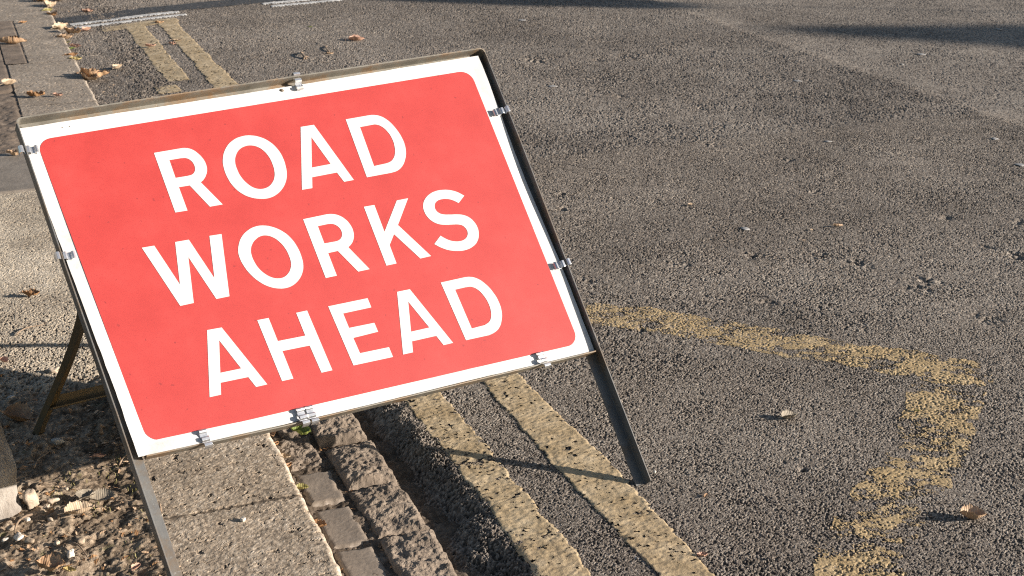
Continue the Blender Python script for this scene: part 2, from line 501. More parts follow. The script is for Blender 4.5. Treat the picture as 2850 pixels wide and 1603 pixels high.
sj = [(1.9, 2.105, 'smooth grey sett at the bottom edge, nearest the camera'), (2.118, 2.30, 'smooth grey sett second from the bottom edge'), (2.312, 2.484, 'smooth grey sett below the fuzzy brown leaf'),
      (2.496, 2.668, 'smooth grey sett between olive leaf and fuzzy brown leaf'), (2.680, 2.840, 'smooth grey sett between olive leaf and cream leaf'), (2.852, 3.02, 'dirt covered sett under the green leaf')]
for i, (a, b, lab) in enumerate(sj):
    stone('sett', (.580, .664, a + .004, b - .004, -.030, .05, .0026, .015, rough_smooth if i < 5 else rough_hewn, 900 + i * 30), m_sett if i < 5 else m_hewn, lab, 'paving sett', SG)
HG = 'rough setts beside the asphalt edge'
hj = [(1.78, 2.03, 'rough hewn sett at the very bottom edge'), (2.045, 2.275, 'rough hewn sett second from the bottom edge'), (2.285, 2.492, 'rough hewn sett with deep hollows third from the bottom edge'), (2.503, 2.715, 'rough hewn rounded sett in the middle of its visible row'),
      (2.727, 2.94, 'rough hewn sett just in front of the sign\'s bottom rail'), (2.95, 3.19, 'rough hewn sett under the sign\'s bottom rail')]
for i, (a, b, lab) in enumerate(hj):
    stone('sett', (.674, .788, a + .002, b - .002, -.022, .06, .0024, .018, rough_hewn, 1200 + i * 30), m_hewn, lab, 'paving sett', HG)
for i in range(9):
    a = 3.03 + i * .36
    stone('sett', (.60, .76, a, a + .345, -.030, .05, .008, .012, rough_hewn, 1500 + i * 30), m_hewn, 'dirty sett hidden in the gutter behind the sign', 'paving sett', 'hidden gutter setts')

# ------------------------------------------------------------------ pavement and soil
m_pave = ground_mat('pavement_grit', [(0, (.07, .055, .042)), (.4, (.20, .165, .125)), (.7, (.31, .265, .205)), (1, (.46, .40, .32))], stain=(.85, 1.12), stain_scale=5, rough=.9, fine=520, bs=.5, bd=.001)
m_slab = ground_mat('slab_grey', [(0, (.10, .085, .068)), (.5, (.17, .145, .12)), (1, (.24, .21, .175))], stain=(.78, 1.12), stain_scale=6, rough=.8, fine=300, bs=.4, bd=.001)
m_dirt = ground_mat('pavement_dirt', [(0, (.05, .037, .027)), (.5, (.150, .115, .087)), (1, (.28, .225, .175))], stain=(.75, 1.15), stain_scale=6, rough=.95, fine=400, bs=.6, bd=.0015)
m_soil = ground_mat('soil', [(0, (.036, .026, .018)), (.36, (.135, .101, .070)), (.62, (.255, .198, .143)), (1, (.41, .335, .25))], stain=(.75, 1.2), stain_scale=9, rough=.97, spec=.12, fine=420, bs=.7, bd=.0018, tint=((.105, .105, .045), 17, .64, .78))
def pav(name, s0, s1, t0, t1, ds, dt, fn, mat, label):
    s = np.arange(s0, s1 + ds, ds)
    t = np.arange(t0, t1 + dt, dt)
    T, S = np.meshgrid(t, s)
    Z, tone = fn(S, T)
    return tag(link(name, grid_me(name, [(T, S, Z, None, {'tone': np.clip(tone, 0, 1)})], fn not in (f_grit,)), mat, rz=ROT), label, kind='structure')
def f_grit(S, T):
    f1, f2, q = worley(T / .0052, S / .0052, 601)
    near = 1 - ss(3.5, 4.3, S)
    dome = np.clip(1 - (f1 / .7) ** 2, 0, 1)
    lost = q < .10 + .16 * near + .25 * fbm(S / .05, T / .05, 603, 3)
    h = np.where(lost, -.0020, (.0005 + .0016 * q) * dome) * (.75 + .7 * near)
    z = .006 * fbm(S / .4, T / .4, 605, 3) + h - .022 * (1 - ss(3.34, 3.52, S + .25 * fbm(S / .06, T / .06, 607, 3)))
    return z, .52 + .5 * (q - .5) + .15 * dome - .2 * lost + .5 * fbm(S / .15, T / .15, 609, 3) - .12 * near
pav('pavement', 3.25, 5.245, -.75, .258, .0032, .0030, f_grit, m_pave, 'gritty buff pavement left of the sign')
def f_slab(S, T):
    return .005 + .003 * fbm(S / .2, T / .2, 611, 3) + .0012 * fbm(S / .008, T / .008, 613, 2) - .012 * np.clip(1 - (S - 5.245) / .012, 0, 1), .5 + .6 * fbm(S / .06, T / .06, 615, 4)
pav('pavement', 5.25, 5.80, -.75, .228, .006, .005, f_slab, m_slab, 'smooth grey strip across the pavement')
def f_dirt(S, T):
    f1, f2, q = worley(T / .013, S / .013, 621)
    far = ss(6.7, 7.1, S + .3 * fbm(S / .2, T / .2, 623, 3))
    z = .004 + .003 * fbm(S / .3, T / .3, 625, 3) + (1 - far) * (.012 * fbm(S / .05, T / .05, 627, 4) + .004 * q * np.clip(1 - f1 ** 2 * 2, 0, 1)) + .0015 * fbm(S / .01, T / .01, 629, 2) - .006 * np.exp(-((T - .226) / .006) ** 2)
    z = z - .02 * np.exp(-((S - 6.95 - .05 * fbm(T / .1, T * 0, 631, 2)) / .025) ** 2)
    return z, .45 + .6 * fbm(S / .05, T / .05, 633, 4) + .3 * (q - .5) * (1 - far) - .14 * np.exp(-((T - .224) / .010) ** 2)
pav('pavement', 5.805, 10.6, -.9, .230, .009, .007, f_dirt, m_dirt, 'dirty brown pavement beside the far kerb stones')
pav('pavement', 7.6, 8.9, .226, .337, .009, .007, lambda S, T: (.005 + .004 * fbm(S / .05, T / .05, 641, 3) - .007 * np.exp(-((T - .333) / .004) ** 2) - .000, .5 + .5 * fbm(S / .04, T / .04, 643, 4)), m_dirt, 'brown patch notched into the far kerb')
def soil_h(S, T):
    f1, f2, q = worley(T / .017, S / .017, 651)
    g1, g2, r = worley(T / .0065, S / .0065, 655)
    cl = fbm(S / .12, T / .12, 657, 3)
    z = -.006 + .026 * fbm(S / .22, T / .22, 659, 3) + .018 * fbm(S / .045, T / .045, 661, 3) + (.5 + cl) * .011 * (q - .3) * np.clip(1 - f1 ** 2 * 1.6, 0, 1) + .0040 * (r - .3) * np.clip(1 - g1 * 1.2, 0, 1) + .004 * fbm(S / .007, T / .007, 663, 2)
    z = z + .006 * ss(.18, .26, T)
    dk = np.exp(-((T - .21) / .07) ** 2) * ss(.0, .25, fbm(S / .2, T / .2, 667, 2) + .15)
    return z, .54 - .22 * dk + .45 * fbm(S / .06, T / .06, 665, 4) + .35 * (r - .5) + .25 * (q - .5)
pav('soil', 1.3, 3.46, -.75, .268, .0030, .0028, soil_h, m_soil, 'crumbly brown soil of the tree pit')
def soil_z(s, t):
    return float(soil_h(np.array([[s]]), np.array([[t]]))[0][0, 0])
pav('pavement', 1.3, 10.6, -14, -.75, .3, .4, lambda S, T: (-.004 + 0 * S, .5 + 0 * S), m_pave, 'pavement farther left, outside the photo')

# ------------------------------------------------------------------ the sign
SO = np.array([-.40090168, 2.89512909, .50942309])
SX = np.array([.85329627, .52108916, .01874997])
SY = np.array([-.36793518, .57624402, .72977156])
SN = np.array([.36947149, -.62961013, .68343391])
SX = SX / np.linalg.norm(SX)
SN = np.cross(SX, SY); SN /= np.linalg.norm(SN)
SY = np.cross(SN, SX)
def loc(u, v, off=0.0):          # point of the sign's plane, `off` in front of it, in the sign's own axes
    d = ray(u, v)
    k = SN @ (SO + off * SN - C) / (SN @ d)
    q = C + d * k - SO
    return np.array([q @ SX, q @ SY])
sign = bpy.data.objects.new('road_sign', None)
COL.objects.link(sign)
sign.empty_display_size = .1
FOOT = loc(1792, 1352)
base = SO + SY * FOOT[1]
Rm = Matrix((SX, SY, SN)).transposed()
sign.matrix_world = Matrix.Translation(Vector(base)) @ Rm.to_4x4()
tag(sign, 'red and white folding metal road works sign standing across the kerb', 'road sign')
B0 = float(FOOT[1])
def L3(p, z):
    return (float(p[0]), float(p[1]) - B0, float(z))

m_white, nt, b = newmat('sign_white')
c = mixc(nt, ramp(nt, noise(nt, 30, 6, .7), [(.5, (0, 0, 0)), (.78, (.8,) * 3)]), (.46, .46, .455), (.34, .325, .29))
nt.links.new(c, b.inputs['Base Color'])
b.inputs['Roughness'].default_value = .5
bump(nt, b, noise(nt, 6, 2), .15, .004)
m_letter, nt, b = newmat('sign_letter_white')
c = mixc(nt, ramp(nt, noise(nt, 24, 5, .7), [(.5, (0, 0, 0)), (.78, (.7,) * 3)]), (.455, .455, .45), (.37, .36, .33))
nt.links.new(c, b.inputs['Base Color'])
b.inputs['Roughness'].default_value = .5
m_red, nt, b = newmat('sign_red')
c = ramp(nt, noise(nt, 9, 6, .65), [(.3, (.305, .026, .0225)), (.5, (.335, .0315, .0275)), (.72, (.365, .041, .036))])
c = mixc(nt, ramp(nt, noise(nt, 420, 3, .7), [(.52, (0, 0, 0)), (.68, (.75,) * 3)]), c, (.27, .019, .019))
c = mixc(nt, ramp(nt, noise(nt, 95, 1, .4), [(.745, (0, 0, 0)), (.77, (.8,) * 3)]), c, (.22, .02, .02))
c = mixc(nt, ramp(nt, noise(nt, 22, 7, .75), [(.66, (0, 0, 0)), (.8, (.35,) * 3)]), c, (.40, .075, .07))
nt.links.new(c, b.inputs['Base Color'])
b.inputs['Roughness'].default_value = .47
b.inputs['Specular IOR Level'].default_value = .5
bump(nt, b, noise(nt, 500, 2), .12, .0006)

def steel(name, base, dark, rust, metallic=.55, rough=.48):
    m, nt, b = newmat(name)
    c = ramp(nt, noise(nt, 16, 6, .7), [(.3, dark), (.6, base)])
    c = mixc(nt, ramp(nt, noise(nt, 9, 6, .75), [(.47, (0, 0, 0)), (.60, (.95,) * 3)]), c, rust)
    c = mixc(nt, ramp(nt, noise(nt, 150, 3, .7), [(.63, (0, 0, 0)), (.75, (.8,) * 3)]), c, tuple(min(.6, x * 2.0) for x in base))
    nt.links.new(c, b.inputs['Base Color'])
    b.inputs['Metallic'].default_value = metallic
    r = nt.nodes.new('ShaderNodeMapRange')
    r.inputs['To Min'].default_value = rough - .12
    r.inputs['To Max'].default_value = rough + .2
    nt.links.new(noise(nt, 40, 4, .7), r.inputs['Value'])
    nt.links.new(r.outputs[0], b.inputs['Roughness'])
    bump(nt, b, noise(nt, 120, 4, .7), .25, .001)
    return m
m_frame = steel('weathered_steel', (.20, .188, .160), (.125, .115, .095), (.20, .135, .08), .35, .5)
m_leg = steel('worn_steel', (.100, .100, .096), (.066, .067, .069), (.095, .072, .050), .06, .5)
m_bar = steel('painted_brown_steel', (.105, .080, .045), (.06, .046, .028), (.13, .085, .035), .2, .6)
m_clip, nt, b = newmat('bright_clip_steel')
nt.links.new(ramp(nt, noise(nt, 60, 3), [(.3, (.45, .46, .48)), (.7, (.68, .69, .70))]), b.inputs['Base Color'])
b.inputs['Metallic'].default_value = .85
b.inputs['Roughness'].default_value = .32

# plate: four measured corners, edges buckled forward here and there
PC = [loc(48, 360.5), loc(1329, 157), loc(1655, 976), loc(383, 1277)]     # TL TR BR BL
def bil(u, v):
    return (PC[0] * (1 - u)[..., None] + PC[1] * u[..., None]) * (1 - v)[..., None] + (PC[3] * (1 - u)[..., None] + PC[2] * u[..., None]) * v[..., None]
u = np.linspace(0, 1, 106)
v = np.linspace(0, 1, 76)
U, Vv = np.meshgrid(u, v)
P = bil(U, Vv)
ed = np.minimum(np.minimum(U * 1.05, (1 - U) * 1.05), np.minimum(Vv * .75, (1 - Vv) * .75))
wv = 1 - ss(0, .034, ed)
buck = wv * (.0045 * np.sin(Vv * 9 + 1.0) * (ss(.5, 1, U)) + .004 * np.sin(U * 11) * ss(.5, 1, Vv) + .003 * np.sin(Vv * 7 + 2) * (1 - ss(0, .5, U)))
buck = buck + wv * .010 * np.exp(-((U) ** 2 / .006 + (1 - Vv) ** 2 / .012)) + wv * .006 * np.exp(-((1 - U) ** 2 / .004 + (1 - Vv) ** 2 / .02))
# small nicks in from the edge
nx = .0016 * fbm(Vv * 30, U * 0 + 3, 701, 3)
Zp = buck
left = (1 - ss(0, .05, U)) * (.0035 * ss(.05, .5, Vv) * (1 - ss(.8, 1, Vv)))
top = (P[..., 0] + nx * wv + left, P[..., 1] - B0 + .0012 * fbm(U * 26, Vv * 0, 703, 3) * wv, Zp)
plate_me = grid_me('sign_plate', [(top[0], top[1], top[2], None, {}), (top[0][::-1], top[1][::-1], top[2][::-1] - .0022, None, {})])
plate = link('sign_plate', plate_me, m_white, sign)
plate_me.polygons.foreach_set('use_smooth', [True] * len(plate_me.polygons))

def poly_curve(name, loops, mat, parent, z, extrude, resolution=6):
    cu = bpy.data.curves.new(name, 'CURVE')
    cu.dimensions = '2D'
    cu.fill_mode = 'BOTH'
    cu.extrude = extrude
    cu.resolution_u = resolution
    for lp in loops:
        sp = cu.splines.new('BEZIER')
        sp.bezier_points.add(len(lp) - 1)
        sp.use_cyclic_u = True
        for bp, (x, y, sm) in zip(sp.bezier_points, lp):
            bp.co = (x, y, 0)
            bp.handle_left_type = bp.handle_right_type = 'AUTO' if sm else 'VECTOR'
    tmp = bpy.data.objects.new('tmp_curve', cu)
    COL.objects.link(tmp)
    dg = bpy.context.evaluated_depsgraph_get()
    me = bpy.data.meshes.new_from_object(tmp.evaluated_get(dg))
    me.name = name
    bpy.data.objects.remove(tmp)
    bpy.data.curves.remove(cu)
    me.materials.clear()
    o = link(name, me, mat, parent)
    o.location = (0, 0, z)
    return o
# red panel with rounded corners
RC = [loc(100, 391), loc(1307.5, 195.5), loc(1612, 956.5), loc(411.4, 1233.8)]
lp = []
for i in range(4):
    a, p, n = RC[i - 1], RC[i], RC[(i + 1) % 4]
    da, dn = (a - p) / np.linalg.norm(a - p), (n - p) / np.linalg.norm(n - p)
    r = .030
    ctr = p + (da + dn) * r
    for k in range(9):
        w = k / 8
        # quarter ellipse between the two tangent points
        th = w * math.pi / 2
        q = ctr - dn * r * math.cos(th) - da * r * math.sin(th)
        lp.append((q[0], q[1] - B0, False))
poly_curve('red_panel', [lp], m_red, plate, .0006, .0002)

# lettering, traced on the sign's own plane
def tr(ox, oy, sc, pts):
    out = []
    for p in pts:
        q = loc(ox + p[0] * sc, oy + p[1] * sc)
        out.append((q[0], q[1] - B0, len(p) > 2))
    return out
S_ = 1
A_, B_, C_, D_, E_, F_ = (400, 300, .22087), (780, 280, .22087), (380, 560, .22079), (820, 500, .22086), (540, 820, .22082), (900, 740, .22081)
def sm(l):
    return [(x, y, 1) for x, y in l]
LET = [
 (A_, [[(127, 572), (430, 520)] + sm([(520, 510), (610, 530), (690, 585), (750, 650), (785, 720), (797, 790), (785, 850), (755, 905)]) + [(718, 942), (993, 1220), (833, 1250), (578, 982), (442, 1003), (550, 1297), (397, 1323)],
       [(322, 662), (470, 638)] + sm([(540, 640), (592, 668), (628, 712), (645, 770), (636, 815), (605, 846)]) + [(550, 862), (400, 887)]]),
 (A_, [sm([(995, 660), (1030, 520), (1120, 415), (1230, 365), (1340, 352), (1470, 375), (1590, 435), (1690, 530), (1755, 640), (1790, 750), (1802, 850), (1785, 945), (1740, 1030), (1665, 1100), (1570, 1142), (1465, 1150), (1340, 1130), (1230, 1080), (1130, 995), (1055, 885), (1010, 770)]),
       sm([(1150, 680), (1165, 590), (1215, 520), (1285, 485), (1355, 478), (1430, 495), (1510, 545), (1575, 620), (1620, 710), (1645, 800), (1645, 880), (1620, 945), (1570, 998), (1510, 1022), (1450, 1026), (1380, 1008), (1300, 955), (1230, 880), (1180, 790)])]),
 (B_, [[(255, 335), (422, 308), (925, 1002), (803, 1027), (712, 910), (400, 968), (403, 1105), (272, 1128)], [(390, 465), (633, 802), (397, 847)]]),
 (B_, [[(823, 240), (1110, 189)] + sm([(1170, 184), (1260, 200), (1350, 250), (1450, 350), (1530, 470), (1570, 570), (1582, 660), (1570, 750), (1535, 830), (1475, 885)]) + [(1395, 913), (1090, 970)],
       [(1003, 336), (1150, 309)] + sm([(1200, 304), (1270, 327), (1350, 395), (1410, 490), (1440, 590), (1443, 670), (1425, 730), (1385, 773)]) + [(1335, 794), (1180, 828)]]),
 (C_, [[(65, 590), (222, 563), (545, 1052), (485, 518), (658, 488), (980, 973), (917, 440), (1070, 417), (1170, 1200), (1005, 1236), (652, 708), (720, 1285), (550, 1323)]]),
 (C_, [sm([(1280, 640), (1285, 560), (1320, 460), (1390, 380), (1490, 325), (1600, 310), (1720, 330), (1850, 390), (1950, 475), (2030, 590), (2080, 710), (2100, 810), (2090, 900), (2050, 985), (1980, 1055), (1890, 1095), (1790, 1103), (1670, 1080), (1550, 1020), (1440, 930), (1355, 825), (1300, 720)]),
       sm([(1440, 620), (1455, 550), (1500, 485), (1560, 445), (1630, 435), (1720, 460), (1800, 515), (1870, 595), (1920, 690), (1945, 780), (1940, 850), (1905, 920), (1850, 963), (1780, 976), (1710, 965), (1620, 920), (1540, 850), (1480, 760), (1448, 680)])]),
 (D_, [[(105, 502), (400, 440)] + sm([(465, 436), (550, 452), (640, 505), (705, 580), (740, 665), (742, 740), (722, 800)]) + [(675, 855), (943, 1130), (800, 1162), (543, 902), (420, 927), (530, 1212), (390, 1243)],
       [(290, 588), (420, 562)] + sm([(480, 562), (540, 590), (580, 635), (595, 690), (585, 735), (555, 766)]) + [(515, 781), (373, 807)]]),
 (D_, [[(870, 345), (1003, 322), (1130, 660), (1285, 265), (1428, 237), (1300, 575), (1717, 965), (1583, 997), (1250, 690), (1195, 828), (1282, 1058), (1155, 1087)]]),
 (D_, [[(2135, 205)] + sm([(2040, 157), (1960, 136), (1880, 131), (1780, 146), (1700, 185), (1640, 250), (1617, 330), (1630, 400), (1670, 470), (1730, 525), (1810, 562), (1900, 572), (1990, 569), (2060, 568), (2110, 580), (2155, 618), (2178, 670), (2172, 715), (2140, 755), (2080, 778), (2010, 780), (1930, 760)]) + [(1835, 710), (1758, 815)]
       + sm([(1850, 862), (1950, 893), (2050, 902), (2150, 890), (2240, 848), (2300, 780), (2318, 690), (2300, 600), (2255, 530), (2190, 475), (2110, 446), (2050, 441), (1950, 443), (1870, 440), (1820, 425), (1780, 390), (1762, 340), (1770, 300), (1800, 268), (1850, 250), (1910, 246), (1980, 259)]) + [(2065, 298)]]),
 (E_, [[(163, 450), (347, 417), (922, 1133), (780, 1167), (682, 1042), (333, 1113), (340, 1263), (195, 1296)], [(315, 578), (592, 933), (330, 988)]]),
 (E_, [[(795, 325), (938, 297), (1055, 588), (1400, 520), (1285, 232), (1423, 203), (1742, 955), (1605, 987), (1455, 645), (1112, 713), (1250, 1060), (1108, 1093)]]),
 (F_, [[(58, 513), (555, 410), (602, 525), (247, 602), (322, 785), (640, 720), (688, 832), (375, 910), (460, 1103), (825, 1027), (875, 1150), (378, 1258)]]),
 (F_, [[(927, 330), (1087, 297), (1632, 972), (1513, 1002), (1420, 885), (1115, 953), (1128, 1092), (1003, 1120)], [(1067, 453), (1333, 780), (1103, 832)]]),
 (F_, [[(1477, 213), (1770, 148)] + sm([(1840, 141), (1930, 160), (2040, 230), (2140, 340), (2210, 460), (2245, 580), (2245, 680), (2215, 780), (2160, 838)]) + [(2085, 876), (1795, 940)],
       [(1658, 302), (1790, 272)] + sm([(1860, 267), (1940, 300), (2020, 380), (2080, 480), (2110, 580), (2112, 640), (2090, 705)]) + [(2030, 750), (1868, 792)]]),
]
loops = []
for org, lps in LET:
    for l in lps:
        loops.append(tr(*org, l))
poly_curve('lettering', loops, m_letter, plate, .0012, .0002)

m_speck, nt, b = newmat('dirt_speck')
nt.links.new(ramp(nt, noise(nt, 200, 2), [(.3, (.05, .035, .02)), (.7, (.12, .08, .04))]), b.inputs['Base Color'])
def speck(u, v, rx, ry, rot):
    p = loc(u, v)
    V, F = [], []
    for i in range(5):
        for j in range(10):
            ph, th = math.pi * i / 4, 2 * math.pi * j / 10
            x, y = rx * math.sin(ph) * math.cos(th), ry * math.sin(ph) * math.sin(th)
            V.append((p[0] + x * math.cos(rot) - y * math.sin(rot), p[1] - B0 + x * math.sin(rot) + y * math.cos(rot), .001 + .0016 * math.cos(ph)))
    for i in range(4):
        for j in range(10):
            F.append((i * 10 + j, (i + 1) * 10 + j, (i + 1) * 10 + (j + 1) % 10, i * 10 + (j + 1) % 10))
    link('dirt_speck', pyme('dirt_speck', V, F, True), m_speck, plate)
speck(784, 252, .0050, .0034, -.4)
speck(377, 1214, .0034, .0018, -.4)
speck(193, 353, .0016, .0012, 0)
speck(173, 356, .0016, .0012, 0)

# frame: L-section rails.  sweep(path of 2D points, outward side) with the flange standing towards the viewer
def lsec(path, side, zb, zf, wid, th, z_of=None):
    """path: outer line of the flange, in sign axes.  side: +1 if the inside lies to the left of the walking direction"""
    path = [np.array(p, float) for p in path]
    n = len(path)
    prof = [(0, zf), (th, zf), (th, zb), (wid, zb), (wid, zb - th), (0, zb - th)]       # (inward, z)
    V, F = [], []
    for i, p in enumerate(path):
        d0 = path[i] - path[i - 1] if i else path[1] - path[0]
        d1 = path[i + 1] - path[i] if i < n - 1 else d0
        n0 = np.array([-d0[1], d0[0]]) / np.linalg.norm(d0)
        n1 = np.array([-d1[1], d1[0]]) / np.linalg.norm(d1)
        m_ = n0 + n1
        m_ = m_ / (m_ @ n0) * side
        for a, z in prof:
            q = p + m_ * a
            V.append((q[0], q[1] - B0, z))
    k = len(prof)
    for i in range(n - 1):
        for j in range(k):
            a, b_ = i * k + j, i * k + (j + 1) % k
            F.append((a, b_, b_ + k, a + k))
    F.append(tuple(range(k)))
    F.append(tuple(range((n - 1) * k, n * k))[::-1])
    return V, F
ZB, ZF, WID, TH = -.009, .016, .026, .003
cTL, cTR = loc(41, 328.5, ZF), loc(1346.5, 131.5, ZF)
cRB = loc(1814, 1338, ZF)
cLm = loc(323.5, 1150, ZF)
cLb = loc(476, 1603, ZF)
dl = (cLb - cLm) / np.linalg.norm(cLb - cLm)
cLB = cLm + dl * (cLm[1] - B0 + .012) / -dl[1]
def rcorner(a, p, b_, r, n=7):
    da, db = (a - p) / np.linalg.norm(a - p), (b_ - p) / np.linalg.norm(b_ - p)
    ctr = p + (da + db) * r
    return [ctr - db * r * math.cos(i / (n - 1) * math.pi / 2) - da * r * math.sin(i / (n - 1) * math.pi / 2) for i in range(n)]
TLc = rcorner(cLm, cTL, cTR, .013)
TRc = rcorner(cTL, cTR, cRB, .013)
def bevel(o, w=.0007):
    b_ = o.modifiers.new('bevel', 'BEVEL')
    b_.width = w
    b_.segments = 2
    b_.limit_method = 'ANGLE'
    b_.angle_limit = math.radians(50)
    return o
bow = (cTR + cRB) / 2 + np.array([.004, 0])
V, F = lsec(TLc + TRc, -1, ZB, ZF, WID, TH)
bevel(link('top_rail', pyme('top_rail', V, F), m_frame, sign))
V, F = lsec([cLB, cLm, cLm * .5 + TLc[0] * .5 + np.array([-.0015, 0]), TLc[0]], -1, ZB, ZF, WID, TH)
bevel(link('front_leg', pyme('front_leg', V, F), m_leg, sign))
V, F = lsec([TRc[-1], cTR * .75 + cRB * .25 + np.array([.003, 0]), cTR * .4 + cRB * .6 + np.array([.001, 0]), cRB], -1, ZB, ZF, WID, TH)
bevel(link('front_leg', pyme('front_leg', V, F), m_leg, sign))
# bottom rail between the legs, cut to a point at its right end
bl, br = loc(404, 1279.5, ZB), loc(1650, 987, ZB)
V, F = lsec([bl, loc(776, 1198, ZB), loc(1100, 1120.5, ZB), br], 1, ZB + .0008, .010, .022, .0028)
V = [list(q) for q in V]
bevel(link('bottom_rail', pyme('bottom_rail', V, F), m_frame, sign))

# bright spring clips that hold the plate in the frame
def clip(u, v, outward, name='clip', w=.0155):
    p = loc(u, v, .004)
    o2 = np.array(outward, float)
    o2 /= np.linalg.norm(o2)
    s2 = np.array([-o2[1], o2[0]])
    prof = [(-.020, .0045), (-.0190, .0095), (-.0165, .0115), (-.0140, .0105), (-.0125, .006), (-.004, .0055), (-.003, .0120), (-.001, .0135), (.003, .0135), (.005, .0080), (.0090, .0078), (.0102, .0150), (.0125, .0185), (.0160, .0185), (.0180, .0150), (.0182, .004)]
    th = .0011
    pts = []
    for i, (a, z) in enumerate(prof):
        a0, z0 = prof[max(0, i - 1)]
        a1, z1 = prof[min(len(prof) - 1, i + 1)]
        l = math.hypot(a1 - a0, z1 - z0)
        nn = (-(z1 - z0) / l, (a1 - a0) / l)
        pts.append(((a, z), (a + nn[0] * th, z + nn[1] * th)))
    V, F = [], []
    for q0, q1 in pts:
        for (a, z), sd in ((q0, -1), (q1, -1), (q1, 1), (q0, 1)):
            c2 = p + o2 * a + s2 * sd * w / 2
            V.append((c2[0], c2[1] - B0, z))
    n = len(pts)
    for i in range(n - 1):
        for j in range(4):
            F.append((i * 4 + j, i * 4 + (j + 1) % 4, i * 4 + 4 + (j + 1) % 4, i * 4 + 4 + j))
    F += [(3, 2, 1, 0), tuple(range(4 * n - 4, 4 * n))]
    return bevel(link(name, pyme(name, V, F), m_clip, sign), .0004)
clip(78, 421, (-1, .03))
clip(180, 716, (-1, .03))
clip(827, 229, (0, 1))
clip(1394, 313, (1, 0))
clip(1563, 738, (1, 0))
clip(570, 1224, (0, -1))
clip(841, 1163, (0, -1))
clip(866, 1157, (0, -1), w=.015)
clip(1510, 1005, (0, -1))

# rear frame: two bent legs and a cross bar, folded out behind the plate
def sp(x, y, off):
    d = ray(x * K, y * K)
    k = SN @ (SO + off * SN - C) / (SN @ d)
    q = C + d * k - SO
    return Vector((q @ SX, q @ SY - B0, q @ SN))
def bar(name, pts, parent, mat, w=.026, th=.004, hint=(0, 0, 1), flip=1):
    """angle-iron bar along a polyline"""
    pts = [Vector(p) for p in pts]
    V, F = [], []
    hint = Vector(hint)
    for i, p in enumerate(pts):
        d = (pts[min(i + 1, len(pts) - 1)] - pts[max(i - 1, 0)]).normalized()
        a = d.cross(hint).normalized() * flip
        b_ = a.cross(d).normalized() * flip
        for x, y in ((0, 0), (w, 0), (w, th), (th, th), (th, w), (0, w)):
            V.append(tuple(p + a * x + b_ * y))
    k = 6
    for i in range(len(pts) - 1):
        for j in range(k):
            F.append((i * k + j, i * k + (j + 1) % k, (i + 1) * k + (j + 1) % k, (i + 1) * k + j))
    F += [tuple(range(k))[::-1], tuple(range((len(pts) - 1) * k, len(pts) * k))]
    return bevel(link(name, pyme(name, V, F), mat, parent), .0008)
foot_l = gp(93, 1103, -.012) - SO
zl = float(foot_l @ SN)
LP = [Vector((foot_l @ SX, foot_l @ SY - B0, zl))]
for x, y, f_ in [(112, 1055, .88), (136, 1000, .75), (160, 945, .62), (182, 890, .50), (196, 850, .42), (206, 815, .35), (214, 770, .25), (220, 720, .15), (224, 680, .06)]:
    LP.append(sp(x, y, zl * f_))
bar('rear_leg', LP, sign, m_bar, w=.017, hint=(0.25, 0, -1))
OFF = Vector((.97, 0, 0))
RP = [p + OFF + Vector((0.0, 0, 0)) for p in LP]
bar('rear_leg', RP, sign, m_bar, w=.017, hint=(-0.25, 0, -1))
bar('cross_bar', [LP[1] * .6 + LP[2] * .4 + Vector((.004, 0, 0)), RP[1] * .6 + RP[2] * .4], sign, m_bar, w=.030, hint=(0, 1, 0.3))

# ------------------------------------------------------------------ fallen leaves
rng = random.Random(5)
LEAFC = {'orange': ((.37, .215, .115), (.53, .36, .215)), 'brown': ((.26, .13, .055), (.40, .23, .11)), 'tan': ((.38, .25, .15), (.54, .39, .26)), 'cream': ((.44, .33, .22), (.60, .47, .34)),
         'yellow': ((.42, .32, .12), (.56, .46, .22)), 'green': ((.14, .19, .035), (.30, .34, .09)), 'olive': ((.22, .20, .06), (.38, .33, .13)), 'pink': ((.46, .27, .19), (.60, .38, .28)), 'grey': ((.24, .20, .15), (.36, .31, .24))}
LM = {}
for k_, (c0, c1) in LEAFC.items():
    m, nt, b = newmat('leaf_' + k_)
    c = ramp(nt, noise(nt, 45, 5, .65), [(.34, c0), (.62, c1)])
    c = mixc(nt, ramp(nt, noise(nt, 110, 4, .7), [(.62, (0, 0, 0)), (.72, (.8,) * 3)]), c, tuple(x * .4 for x in c0))
    # veins
    w_ = nt.nodes.new('ShaderNodeTexWave')
    w_.inputs['Scale'].default_value = 70
    w_.inputs['Distortion'].default_value = 2.5
    tc = nt.nodes.new('ShaderNodeTexCoord')
    nt.links.new(tc.outputs['Object'], w_.inputs['Vector'])
    c = mixc(nt, ramp(nt, w_.outputs[0], [(.86, (0, 0, 0)), (.97, (.35,) * 3)]), c, tuple(x * .6 for x in c0))
    nt.links.new(c, b.inputs['Base Color'])
    b.inputs['Roughness'].default_value = .62
    bump(nt, b, w_.outputs[0], .35, .001)
    tl = nt.nodes.new('ShaderNodeBsdfTranslucent')
    nt.links.new(c, tl.inputs[0])
    ms = nt.nodes.new('ShaderNodeMixShader')
    ms.inputs[0].default_value = .22
    out = nt.nodes['Material Output']
    nt.links.new(b.outputs[0], ms.inputs[1])
    nt.links.new(tl.outputs[0], ms.inputs[2])
    nt.links.new(ms.outputs[0], out.inputs['Surface'])
    LM[k_] = m
